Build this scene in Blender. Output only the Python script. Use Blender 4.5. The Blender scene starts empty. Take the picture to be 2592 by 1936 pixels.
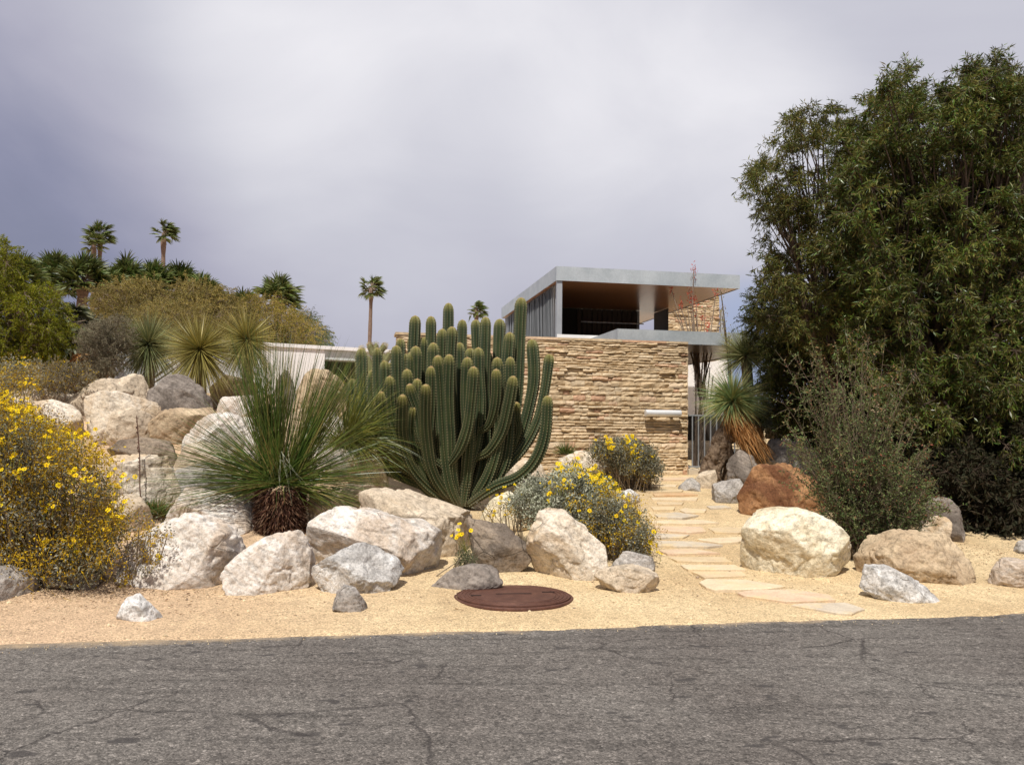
import bpy, math, random
import numpy as np
from mathutils import Vector, Matrix
random.seed(7)
rng = np.random.default_rng(11)
C = bpy.context.scene.collection
SC = bpy.context.scene

# ---------------------------------------------------------------- camera
F_PX = 2200.0; CX, CY = 1296.0, 968.0
PITCH = math.atan((1090 - 968) / F_PX); ROLL = 0.012; EYE = 1.6
fwd = np.array([0, math.cos(PITCH), math.sin(PITCH)])
r0 = np.array([1.0, 0, 0]); u0 = np.array([0, -math.sin(PITCH), math.cos(PITCH)])
rgt = math.cos(ROLL) * r0 + math.sin(ROLL) * u0
upv = -math.sin(ROLL) * r0 + math.cos(ROLL) * u0
cam_d = bpy.data.cameras.new('camera'); cam = bpy.data.objects.new('camera', cam_d); C.objects.link(cam)
m = Matrix(((rgt[0], upv[0], -fwd[0], 0), (rgt[1], upv[1], -fwd[1], 0), (rgt[2], upv[2], -fwd[2], EYE), (0, 0, 0, 1)))
cam.matrix_world = m
cam_d.sensor_width = 36; cam_d.sensor_fit = 'HORIZONTAL'; cam_d.lens = 36 * F_PX / 2592; cam_d.clip_end = 3000; cam_d.clip_start = 0.05
SC.camera = cam

def ray(px, py):
    return fwd + rgt * ((px - CX) / F_PX) - upv * ((py - CY) / F_PX)
def W(px, py, Y):
    d = ray(px, py); p = d * (Y / d[1]); return np.array([p[0], p[1], p[2] + EYE])

# road / house direction
YAW = math.radians(11.0)
SD = np.array([math.cos(YAW), math.sin(YAW), 0]); TD = np.array([-math.sin(YAW), math.cos(YAW), 0])
def z0hit(px, py):
    d = ray(px, py); k = -EYE / d[2]; return np.array([d[0] * k, d[1] * k, 0])
EDGE = z0hit(1296, 1594)

def sstep(a, b, x):
    t = np.clip((x - a) / (b - a), 0, 1); return t * t * (3 - 2 * t)

def vnoise(P, seed=0):
    P = np.asarray(P, float); i = np.floor(P).astype(np.int64); f = P - i; u = f * f * (3 - 2 * f)
    M = np.int64(0xffffffff)
    def h(dx, dy, dz):
        v = ((i[..., 0] + dx) * 374761393 + (i[..., 1] + dy) * 668265263 + (i[..., 2] + dz) * 2147483647 + seed * 974711) & M
        v = ((v ^ (v >> 13)) * 1274126177) & M
        v = ((v ^ (v >> 16)) * 2246822519) & M
        return (v ^ (v >> 15)) / 4294967295.0
    ux, uy, uz = u[..., 0], u[..., 1], u[..., 2]
    a = h(0,0,0)*(1-ux)+h(1,0,0)*ux; b = h(0,1,0)*(1-ux)+h(1,1,0)*ux
    c = h(0,0,1)*(1-ux)+h(1,0,1)*ux; d = h(0,1,1)*(1-ux)+h(1,1,1)*ux
    return ((a*(1-uy)+b*uy)*(1-uz)+(c*(1-uy)+d*uy)*uz)*2-1
def fbm(P, o=4, seed=0, gain=.5):
    s = 0; a = 1; t = 0
    for k in range(o):
        s = s + a * vnoise(np.asarray(P) * 2 ** k, seed + k); t += a; a *= gain
    return s / t

def ground(x, y):
    x = np.asarray(x, float); y = np.asarray(y, float)
    t = (x - EDGE[0]) * TD[0] + (y - EDGE[1]) * TD[1]
    P = np.stack([x, y, 0 * x], -1)
    n1 = vnoise(P * 1.1, 3) * .02 + vnoise(P * 4.1, 4) * .006
    e = t + vnoise(P * 2.3, 5) * .05 + vnoise(P * 9, 6) * .03 + vnoise(P * .6, 8) * .06
    z = np.where(e < 0, -.03 + .04 * sstep(-.12, 0.02, e), .01 + .022 * np.minimum(e, 1.5))
    z = z + .081 * np.clip(t - 1.5, 0, 24)
    z = z + 1.15 * sstep(3.5, 10, t) * sstep(-1.0, -4.0, x)
    z = z + 1.15 * sstep(4.5, 6.2, x - (y - 16) * .3) * sstep(7.0, 10.5, t)
    return z + n1 * sstep(.1, 1.0, t)
def hit(px, py, ymax=26):
    d = ray(px, py); Ys = np.linspace(4, ymax, 1200)
    p = d[None] / d[1] * Ys[:, None]
    g = ground(p[:, 0], p[:, 1]); z = p[:, 2] + EYE
    k = np.argmax(z < g)
    if z[k] >= g[k]: return None
    return np.array([p[k, 0], p[k, 1], g[k]])

# ---------------------------------------------------------------- mesh helpers
def tag(o, label=None, cat=None, group=None, kind=None):
    if label: o['label'] = label
    if cat: o['category'] = cat
    if group: o['group'] = group
    if kind: o['kind'] = kind
    return o
def empty(name, loc, label=None, cat=None, group=None, rz=0):
    o = bpy.data.objects.new(name, None); C.objects.link(o); o.location = loc; o.rotation_euler = (0, 0, rz)
    o.empty_display_size = .1
    return tag(o, label, cat, group)
def mesh_obj(name, V, faces, mat, parent=None, smooth=False, loc=None, attr=None):
    V = np.asarray(V, np.float32)
    if parent is not None and loc is None:          # world coords given: make them local to the parent
        rt_ = parent
        while rt_.parent is not None: rt_ = rt_.parent
        pl = np.array(rt_.location); V = V - pl
        a = -rt_.rotation_euler[2]
        if a:
            x = V[:, 0] * math.cos(a) - V[:, 1] * math.sin(a); y = V[:, 0] * math.sin(a) + V[:, 1] * math.cos(a)
            V = np.stack([x, y, V[:, 2]], -1)
    me = bpy.data.meshes.new(name)
    me.vertices.add(len(V)); me.vertices.foreach_set('co', V.astype(np.float32).ravel())
    faces = [np.asarray(f, np.int32) for f in faces if len(f)]
    nl = sum(f.size for f in faces); npoly = sum(len(f) for f in faces)
    me.loops.add(nl); me.loops.foreach_set('vertex_index', np.concatenate([f.ravel() for f in faces]).astype(np.int32))
    me.polygons.add(npoly)
    tot = np.concatenate([np.full(len(f), f.shape[1], np.int32) for f in faces])
    st = np.concatenate([[0], np.cumsum(tot)[:-1]]).astype(np.int32)
    me.polygons.foreach_set('loop_start', st)
    try: me.polygons.foreach_set('loop_total', tot)
    except Exception: pass
    me.polygons.foreach_set('use_smooth', np.full(npoly, smooth, bool))
    me.update(calc_edges=True); me.validate()
    if attr is not None:
        for k, v in attr.items():
            a = me.attributes.new(k, 'FLOAT', 'POINT'); a.data.foreach_set('value', np.asarray(v, np.float32))
    if mat is not None: me.materials.append(mat)
    o = bpy.data.objects.new(name, me); C.objects.link(o)
    if loc is not None: o.location = loc
    if parent is not None: o.parent = parent
    return o
class MB:
    """collects shapes into one mesh"""
    def __init__(s): s.V = []; s.F = []; s.n = 0; s.A = []
    def add(s, V, faces, a=None):
        V = np.asarray(V, float).reshape(-1, 3); s.V.append(V)
        for f in faces:
            if len(f): s.F.append(np.asarray(f) + s.n)
        s.A.append(np.zeros(len(V)) if a is None else np.asarray(a, float)); s.n += len(V); return s
    def box(s, a, b, fr=None):
        x0, y0, z0 = a; x1, y1, z1 = b
        V = np.array([[x0,y0,z0],[x1,y0,z0],[x1,y1,z0],[x0,y1,z0],[x0,y0,z1],[x1,y0,z1],[x1,y1,z1],[x0,y1,z1]], float)
        if fr is not None: V = fr(V)
        return s.add(V, [[[0,3,2,1],[4,5,6,7],[0,1,5,4],[1,2,6,5],[2,3,7,6],[3,0,4,7]]])
    def build(s, name, mat, parent=None, smooth=False, loc=None, attr=False):
        return mesh_obj(name, np.concatenate(s.V), s.F, mat, parent, smooth, loc, {'v': np.concatenate(s.A)} if attr else None)
def norm(v): return v / np.maximum(np.linalg.norm(v, axis=-1, keepdims=True), 1e-9)
def rdir(n): return norm(rng.normal(size=(n, 3)))
def blades(mb, o, d, L, Wd, droop=0., segs=4, side=None, taper=2.0, a=None, grav=(0, 0, -1)):
    n = len(o); d = norm(d); L = np.broadcast_to(L, (n,)); Wd = np.broadcast_to(Wd, (n,)); droop = np.broadcast_to(droop, (n,))
    g = np.asarray(grav, float)
    if side is None: side = norm(np.cross(d, rdir(n)))
    P = np.array(o, float); V = np.zeros((n, segs + 1, 2, 3))
    for k in range(segs + 1):
        w = Wd * (1 - (k / segs) ** taper) * .5 + Wd * .04
        V[:, k, 0] = P - side * w[:, None]; V[:, k, 1] = P + side * w[:, None]
        dk = norm(d + g * (droop * ((k + .5) / segs) ** 1.3)[:, None]); P = P + dk * (L / segs)[:, None]
    b = (np.arange(n) * (segs + 1) * 2)[:, None]
    F = np.concatenate([np.stack([b[:, 0] + 2*k, b[:, 0] + 2*k+1, b[:, 0] + 2*k+3, b[:, 0] + 2*k+2], -1) for k in range(segs)])
    aa = None if a is None else np.repeat(np.broadcast_to(a, (n,)), (segs + 1) * 2)
    mb.add(V.reshape(-1, 3), [F], aa); return mb
def leaves(mb, o, d, L, Wd, a=None, bend=.0):
    """pointed lanceolate leaves: 6 verts, 2 quads"""
    n = len(o); d = norm(d); L = np.broadcast_to(L, (n,))[:, None]; Wd = np.broadcast_to(Wd, (n,))[:, None]
    s = norm(np.cross(d, rdir(n))); u = np.cross(s, d)
    V = np.zeros((n, 4, 3)); V[:, 0] = o; V[:, 1] = o + d * L * .45 + s * Wd * .5 + u * L * bend
    V[:, 2] = o + d * L; V[:, 3] = o + d * L * .45 - s * Wd * .5 + u * L * bend
    F = (np.arange(n) * 4)[:, None] + np.arange(4)[None]
    mb.add(V.reshape(-1, 3), [F], None if a is None else np.repeat(np.broadcast_to(a, (n,)), 4)); return mb
def vtubes(mb, P, R, sides=5, a=None):
    """P (N,K,3) R (N,K)"""
    P = np.asarray(P, float); R = np.asarray(R, float); n, K, _ = P.shape
    T = np.zeros_like(P); T[:, 1:-1] = P[:, 2:] - P[:, :-2]; T[:, 0] = P[:, 1] - P[:, 0]; T[:, -1] = P[:, -1] - P[:, -2]; T = norm(T)
    ref = np.where(np.abs(T[:, :1, 2:3]) > .8, np.array([1., 0, 0]), np.array([0, 0, 1.]))
    ref = np.broadcast_to(ref, P.shape); A = norm(np.cross(T, ref)); B = np.cross(T, A)
    th = np.arange(sides) * 2 * math.pi / sides
    V = P[:, :, None] + R[:, :, None, None] * (A[:, :, None] * np.cos(th)[None, None, :, None] + B[:, :, None] * np.sin(th)[None, None, :, None])
    b = np.arange(n)[:, None, None] * K * sides + np.arange(K - 1)[None, :, None] * sides; j = np.arange(sides)[None, None]; j2 = (j + 1) % sides
    F = np.stack([b + j, b + j2, b + sides + j2, b + sides + j], -1).reshape(-1, 4)
    mb.add(V.reshape(-1, 3), [F], None if a is None else np.repeat(a, K * sides))
    if sides == 4 or True:
        e = (np.arange(n)[:, None] * K * sides + (K - 1) * sides) + np.arange(sides)[None]
        mb.F.append(e + mb.n - len(V.reshape(-1, 3)))
    return mb
def tube(mb, pts, rads, sides=10): return vtubes(mb, np.asarray(pts, float)[None], np.asarray(rads, float)[None], sides)
def spline(pts, n):
    """Catmull-Rom through pts"""
    p = np.asarray(pts, float); p = np.vstack([2 * p[0] - p[1], p, 2 * p[-1] - p[-2]]); m = len(p) - 3; out = []
    for q in np.linspace(0, m - 1e-6, n):
        i = int(q); t = q - i; a, b, c, d = p[i:i + 4]
        out.append(.5 * (2*b + (c - a)*t + (2*a - 5*b + 4*c - d)*t*t + (3*b - a - 3*c + d)*t**3))
    return np.array(out)
def arcs(A, B, K=5, bow=.15, up=.1):
    """N curved paths A->B, (N,K,3)"""
    A = np.asarray(A, float); B = np.asarray(B, float); n = len(A); L = np.linalg.norm(B - A, axis=1)[:, None]
    M = (A + B) / 2 + rdir(n) * L * bow + np.array([0, 0, 1.]) * L * up
    t = np.linspace(0, 1, K)[None, :, None]
    return A[:, None] * (1 - t) ** 2 + 2 * M[:, None] * t * (1 - t) + B[:, None] * t ** 2
def in_poly(x, y, poly):
    c = False; n = len(poly); j = n - 1
    for i in range(n):
        xi, yi = poly[i]; xj, yj = poly[j]
        if (yi > y) != (yj > y) and x < (xj - xi) * (y - yi) / (yj - yi) + xi: c = not c
        j = i
    return c
def psamp(poly, n, Y0, Y1, mind=0):
    xs = [p[0] for p in poly]; ys = [p[1] for p in poly]; out = []; q = []; tries = 0
    while len(out) < n and tries < n * 200:
        tries += 1
        x = random.uniform(min(xs), max(xs)); y = random.uniform(min(ys), max(ys))
        if not in_poly(x, y, poly): continue
        if mind and any((x-a)**2 + (y-b)**2 < mind*mind for a, b in q): continue
        q.append((x, y)); out.append(W(x, y, random.uniform(Y0, Y1)))
    return np.array(out)

# ---------------------------------------------------------------- materials
def srgb(r, g, b):
    f = lambda c: (c / 255 / 12.92) if c / 255 <= .04045 else ((c / 255 + .055) / 1.055) ** 2.4
    return (f(r), f(g), f(b), 1)
def col(c): return tuple(c) if len(c) == 4 else (c[0], c[1], c[2], 1)
class NT:
    def __init__(s, name):
        s.m = bpy.data.materials.new(name); s.m.use_nodes = True; s.t = s.m.node_tree; s.t.nodes.clear()
        s.out = s.t.nodes.new('ShaderNodeOutputMaterial')
    def n(s, ty, ins=None, **pr):
        nd = s.t.nodes.new(ty)
        for k, v in pr.items(): setattr(nd, k, v)
        for k, v in (ins or {}).items():
            i = nd.inputs[k]
            if hasattr(v, 'is_output'): s.t.links.new(v, i)
            else: i.default_value = v
        return nd
    def pos(s): return s.n('ShaderNodeNewGeometry').outputs['Position']
    def island(s): return s.n('ShaderNodeNewGeometry').outputs['Random Per Island']
    def mapv(s, v, sc, loc=(0,0,0), rot=(0,0,0)): return s.n('ShaderNodeMapping', {'Vector': v, 'Scale': sc, 'Location': loc, 'Rotation': rot}).outputs[0]
    def noise(s, v, sc, det=5, rough=.55, dist=0): return s.n('ShaderNodeTexNoise', {'Vector': v, 'Scale': sc, 'Detail': det, 'Roughness': rough, 'Distortion': dist}).outputs[0]
    def ramp(s, f, stops, interp='LINEAR'):
        nd = s.n('ShaderNodeValToRGB', {'Fac': f}); cr = nd.color_ramp; cr.interpolation = interp
        while len(cr.elements) < len(stops): cr.elements.new(.5)
        for e, (p, c) in zip(cr.elements, stops): e.position = p; e.color = (c, c, c, 1) if isinstance(c, (int, float)) else col(c)
        return nd.outputs[0]
    def mix(s, f, a, b, mode='MIX'):
        nd = s.n('ShaderNodeMix', data_type='RGBA', blend_type=mode)
        for i, v in ((0, f), (6, a), (7, b)):
            if hasattr(v, 'is_output'): s.t.links.new(v, nd.inputs[i])
            else: nd.inputs[i].default_value = v if i == 0 else (col(v) if not isinstance(v, (int, float)) else (v, v, v, 1))
        return nd.outputs[2]
    def math(s, op, a, b=0., c=None):
        nd = s.n('ShaderNodeMath', operation=op)
        for i, v in enumerate((a, b) if c is None else (a, b, c)):
            if hasattr(v, 'is_output'): s.t.links.new(v, nd.inputs[i])
            else: nd.inputs[i].default_value = v
        return nd.outputs[0]
    def bump(s, h, st=.5, dist=.02, nrm=None):
        d = {'Height': h, 'Strength': st, 'Distance': dist}
        if nrm: d['Normal'] = nrm
        return s.n('ShaderNodeBump', d).outputs[0]
    def pbr(s, c, rough=.8, metal=0., nrm=None, spec=.3, **kw):
        d = {'Base Color': c if hasattr(c, 'is_output') else col(c), 'Roughness': rough, 'Metallic': metal, 'Specular IOR Level': spec}
        if nrm: d['Normal'] = nrm
        d.update(kw)
        return s.n('ShaderNodeBsdfPrincipled', d).outputs[0]
    def done(s, sh): s.t.links.new(sh, s.out.inputs[0]); return s.m

def m_leaf(name, cols, rough=.55, trans=.25, spec=.3, noise_sc=1.6, tint=(.6,1.35)):
    """leaf material: colour varies per leaf and by clump"""
    t = NT(name); n = len(cols)
    f = t.island(); c = t.ramp(f, [((i + .5) / n, q) for i, q in enumerate(cols)])
    nz = t.noise(t.pos(), noise_sc, 2); k = t.ramp(nz, [(.35, tint[0]), (.65, tint[1])])
    c = t.mix(1.0, c, k, 'MULTIPLY')
    b = t.pbr(c, rough, spec=spec)
    tr = t.n('ShaderNodeBsdfTranslucent', {'Color': c}).outputs[0]
    return t.done(t.n('ShaderNodeMixShader', {0: trans, 1: b, 2: tr}).outputs[0])
def m_bark(name, a, b, sc=8, zs=.25, bump=.02):
    t = NT(name); p = t.mapv(t.pos(), (1, 1, zs)); n = t.noise(p, sc, 6, .65, .4)
    return t.done(t.pbr(t.ramp(n, [(.35, a), (.65, b)]), .9, nrm=t.bump(n, .8, bump)))
def m_rock(name, c1, c2, stain, sm=.5, crack=0., stripe=0., rough=.92, speck=.35, bump=1.):
    t = NT(name); p = t.pos()
    n1 = t.noise(p, 2.2, 8, .62, .4); n2 = t.noise(t.mapv(p, (1, 1, 1), (7, 3, 1)), 1.1, 6, .6, .8); n3 = t.noise(p, 45, 3, .7)
    n4 = t.noise(p, 14, 5, .7)
    c = t.ramp(n1, [(.35, c1), (.62, c2)])
    c = t.mix(t.ramp(n2, [(.5, 0), (.58, sm)]), c, stain)
    if stripe:
        w = t.n('ShaderNodeTexWave', {'Vector': t.mapv(p, (1, 1.6, 3.0), rot=(.3, .5, .1)), 'Scale': 3.2, 'Distortion': 5.5, 'Detail': 4, 'Detail Scale': 1.4}).outputs[1]
        c = t.mix(t.math('MULTIPLY', w, stripe), c, t.mix(.6, c, stain))
    c = t.mix(1., c, t.ramp(n3, [(.3, 1 - speck), (.55, 1.0)]), 'MULTIPLY')
    c = t.mix(1., c, t.ramp(n4, [(.33, .58), (.52, 1.0)]), 'MULTIPLY')
    n5 = t.noise(t.mapv(p, (1, 1, 1.6), (3, 8, 5)), 4.5, 7, .7, .6); c = t.mix(t.ramp(n5, [(.56, 0), (.64, .5)]), c, tuple(x * .45 for x in c1[:3]))
    wp = t.n('ShaderNodeMix', {0: .14, 4: p, 5: t.n('ShaderNodeTexNoise', {'Vector': p, 'Scale': 3., 'Detail': 4}).outputs[1]}, data_type='VECTOR').outputs[1]
    v = t.n('ShaderNodeTexVoronoi', {'Vector': wp, 'Scale': 2.4}, feature='DISTANCE_TO_EDGE').outputs[0]
    cr = t.ramp(v, [(0, 1), (.010, 0)])
    msk = t.ramp(t.noise(p, 1.3, 2), [(.54, 0), (.64, 1)])
    cr = t.math('MULTIPLY', cr, msk)
    if crack: c = t.mix(t.math('MULTIPLY', cr, crack), c, tuple(x * .25 for x in c1[:3]))
    h = t.math('ADD', t.math('MULTIPLY', n1, 1.0), t.math('MULTIPLY', n4, .35)); h = t.math('ADD', h, t.math('MULTIPLY', n3, .09))
    h = t.math('SUBTRACT', h, t.math('MULTIPLY', cr, .25 if crack else .05))
    return t.done(t.pbr(c, rough, nrm=t.bump(h, .75 * bump, .07), spec=.2))

def mat_flat(name, c, rough=.6, metal=0, spec=.3, nsc=6, var=.15, bump=0):
    t = NT(name); n = t.noise(t.pos(), nsc, 6, .6)
    k = t.mix(1., col(c), t.ramp(n, [(.3, 1 - var), (.7, 1 + var)]), 'MULTIPLY')
    return t.done(t.pbr(k, rough, metal, nrm=t.bump(n, bump, .01) if bump else None, spec=spec))

M = {}
M['cream'] = m_rock('cream_rock', (.60,.50,.37), (.80,.72,.60), (.50,.35,.20), .6, .4, .35)
M['white'] = m_rock('white_rock', (.62,.56,.49), (.84,.80,.74), (.47,.35,.24), .6, .4, .5)
M['greywhite'] = m_rock('grey_white_rock', (.54,.51,.47), (.84,.82,.78), (.26,.24,.22), .6, .25, 0, speck=.5)
M['tan'] = m_rock('tan_rock', (.42,.31,.20), (.60,.47,.31), (.33,.23,.14), .5, .4, .2)
M['tanlight'] = m_rock('light_tan_rock', (.52,.42,.30), (.68,.57,.43), (.38,.30,.22), .5, .3, .2)
M['brown'] = m_rock('brown_rock', (.20,.155,.115), (.34,.27,.20), (.12,.10,.085), .6, .8, .3)
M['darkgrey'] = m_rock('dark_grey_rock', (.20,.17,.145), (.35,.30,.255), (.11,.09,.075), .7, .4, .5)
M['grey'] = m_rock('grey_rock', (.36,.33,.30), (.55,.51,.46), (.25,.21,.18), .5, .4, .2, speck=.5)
M['rust'] = m_rock('rust_rock', (.24,.115,.05), (.44,.24,.115), (.13,.05,.025), .8, .3, .2)
M['gold'] = m_rock('golden_cream_rock', (.66,.56,.37), (.84,.77,.60), (.52,.38,.20), .45, .35)

def m_sand():
    t = NT('gravel_sand'); p = t.pos()
    n1 = t.noise(p, .7, 5); n2 = t.noise(p, 60, 3, .8); n3 = t.noise(p, 6, 6, .7)
    v = t.n('ShaderNodeTexVoronoi', {'Vector': p, 'Scale': 85.}); vc = v.outputs[1]
    c = t.ramp(n1, [(.35, (.56,.41,.23)), (.6, (.68,.525,.31))])
    # pinker to the left of the lot
    sx = t.n('ShaderNodeSeparateXYZ', {0: p}).outputs[0]
    c = t.mix(t.n('ShaderNodeMapRange', {0: t.math('ADD', sx, t.math('MULTIPLY', n3, 1.5)), 1: 0.4, 2: -2.6, 3: 0., 4: .8}).outputs[0], c, (.56,.39,.255))
    g = t.n('ShaderNodeSeparateColor', {0: vc}).outputs[0]
    c = t.mix(1., c, t.ramp(g, [(0, .55), (.25, .9), (.8, 1.12), (1, 1.4)]), 'MULTIPLY')
    c = t.mix(1., c, t.ramp(n2, [(.3, .78), (.6, 1.08)]), 'MULTIPLY')
    c = t.mix(1., c, t.ramp(n3, [(.3, .84), (.6, 1.06)]), 'MULTIPLY')
    h = t.math('ADD', t.math('MULTIPLY', v.outputs[0], -.5), t.math('ADD', n2, t.math('MULTIPLY', n3, 1.5)))
    return t.done(t.pbr(c, .95, nrm=t.bump(h, .7, .02), spec=.15))
M['sand'] = m_sand()
def m_asphalt():
    t = NT('asphalt'); p = t.pos()
    v = t.n('ShaderNodeTexVoronoi', {'Vector': p, 'Scale': 110.}); g = t.n('ShaderNodeSeparateColor', {0: v.outputs[1]}).outputs[0]
    v2 = t.n('ShaderNodeTexVoronoi', {'Vector': p, 'Scale': 45.}); g2 = t.n('ShaderNodeSeparateColor', {0: v2.outputs[1]}).outputs[0]
    n1 = t.noise(p, .55, 5, .6); n3 = t.noise(p, 9, 5, .7)
    c = t.ramp(n1, [(.35, (.112,.098,.086)), (.65, (.150,.136,.120))])
    # streaks along the road
    st = t.noise(t.mapv(p, (.35, 3.4, 1), rot=(0, 0, -YAW)), 2.0, 5, .65)
    c = t.mix(1., c, t.ramp(st, [(.30, .62), (.46, 1.), (.7, 1.15)]), 'MULTIPLY')
    c = t.mix(1., c, t.ramp(g, [(0, .5), (.3, .85), (.75, 1.1), (1, 1.8)]), 'MULTIPLY')
    c = t.mix(1., c, t.ramp(g2, [(0, .6), (.3, .95), (.9, 1.05), (1, 1.5)]), 'MULTIPLY')
    c = t.mix(1., c, t.ramp(n3, [(.3, .75), (.55, 1.05)]), 'MULTIPLY')
    # tar patches
    tp = t.noise(t.mapv(p, (1, 2.0, 1), rot=(0, 0, -YAW)), 3.4, 3, .5)
    c = t.mix(t.ramp(tp, [(.64, 0), (.67, .8)]), c, (.05,.045,.042))
    # cracks
    wp = t.n('ShaderNodeMix', {0: .22, 4: p, 5: t.n('ShaderNodeTexNoise', {'Vector': p, 'Scale': 2.2, 'Detail': 6, 'Roughness': .7}).outputs[1]}, data_type='VECTOR').outputs[1]
    vc = t.n('ShaderNodeTexVoronoi', {'Vector': t.mapv(wp, (1, 1, 0)), 'Scale': .95}, feature='DISTANCE_TO_EDGE').outputs[0]
    cr = t.math('MULTIPLY', t.ramp(vc, [(.0, 1), (.003, .7), (.007, 0)]), t.ramp(t.noise(p, .8, 2), [(.47, 0), (.53, 1)]))
    vc2 = t.n('ShaderNodeTexVoronoi', {'Vector': t.mapv(wp, (.22, 1.2, 0), rot=(0, 0, -YAW)), 'Scale': 1.9}, feature='DISTANCE_TO_EDGE').outputs[0]
    cr2 = t.math('MULTIPLY', t.ramp(vc2, [(.0, .7), (.006, 0)]), t.ramp(t.noise(t.mapv(p, (1,1,1), (9,4,0)), 1.1, 2), [(.54, 0), (.62, 1)]))
    cr = t.math('MAXIMUM', cr, cr2)
    c = t.mix(t.math('MULTIPLY', cr, .75), c, (.035,.03,.028))
    # sand dusted over the edge of the asphalt
    tt = t.math('SUBTRACT', t.n('ShaderNodeVectorMath', {0: p, 1: tuple(TD)}, operation='DOT_PRODUCT').outputs['Value'], float(EDGE @ TD))
    dn = t.math('ADD', t.math('MULTIPLY', t.noise(p, 3.5, 6, .75), 1.6), t.math('MULTIPLY', tt, 2.6))
    c = t.mix(t.ramp(dn, [(.55, 0), (.95, .75)]), c, (.42,.31,.19))
    h = t.math('SUBTRACT', t.math('ADD', t.math('MULTIPLY', v.outputs[0], -.6), t.math('MULTIPLY', n3, .8)), t.math('MULTIPLY', cr, 1.2))
    return t.done(t.pbr(c, .9, nrm=t.bump(h, .6, .012), spec=.25))
M['asphalt'] = m_asphalt()

# ---------------------------------------------------------------- ground and road
def axis(parts):
    a = [np.linspace(p, q, n, endpoint=False) for p, q, n in parts]; return np.concatenate(a + [[parts[-1][1]]])
gx = axis([(-600, -60, 14), (-60, -14, 46), (-14, 14, 380), (14, 60, 46), (60, 600, 14)])
gy = axis([(-60, 4, 20), (4, 9.5, 130), (9.5, 20, 160), (20, 60, 50), (60, 1500, 20)])
X, Yg = np.meshgrid(gx, gy); Z = ground(X, Yg)
nx, ny = len(gx), len(gy); idx = np.arange(nx * ny).reshape(ny, nx)
Fq = np.stack([idx[:-1, :-1], idx[:-1, 1:], idx[1:, 1:], idx[1:, :-1]], -1).reshape(-1, 4)
tag(mesh_obj('ground', np.stack([X, Yg, Z], -1).reshape(-1, 3), [Fq], M['sand'], smooth=True), 'sandy gravel ground rising gently to the house', kind='structure')
mb = MB()
a = EDGE - TD * 9.5 - SD * 200; b = EDGE - TD * 9.5 + SD * 200; c_ = EDGE + TD * .3 + SD * 200; d_ = EDGE + TD * .3 - SD * 200
mb.add([a, b, c_, d_], [[[0, 1, 2, 3]]]); tag(mb.build('road', M['asphalt']), 'weathered grey asphalt road with cracks', kind='structure')

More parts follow.
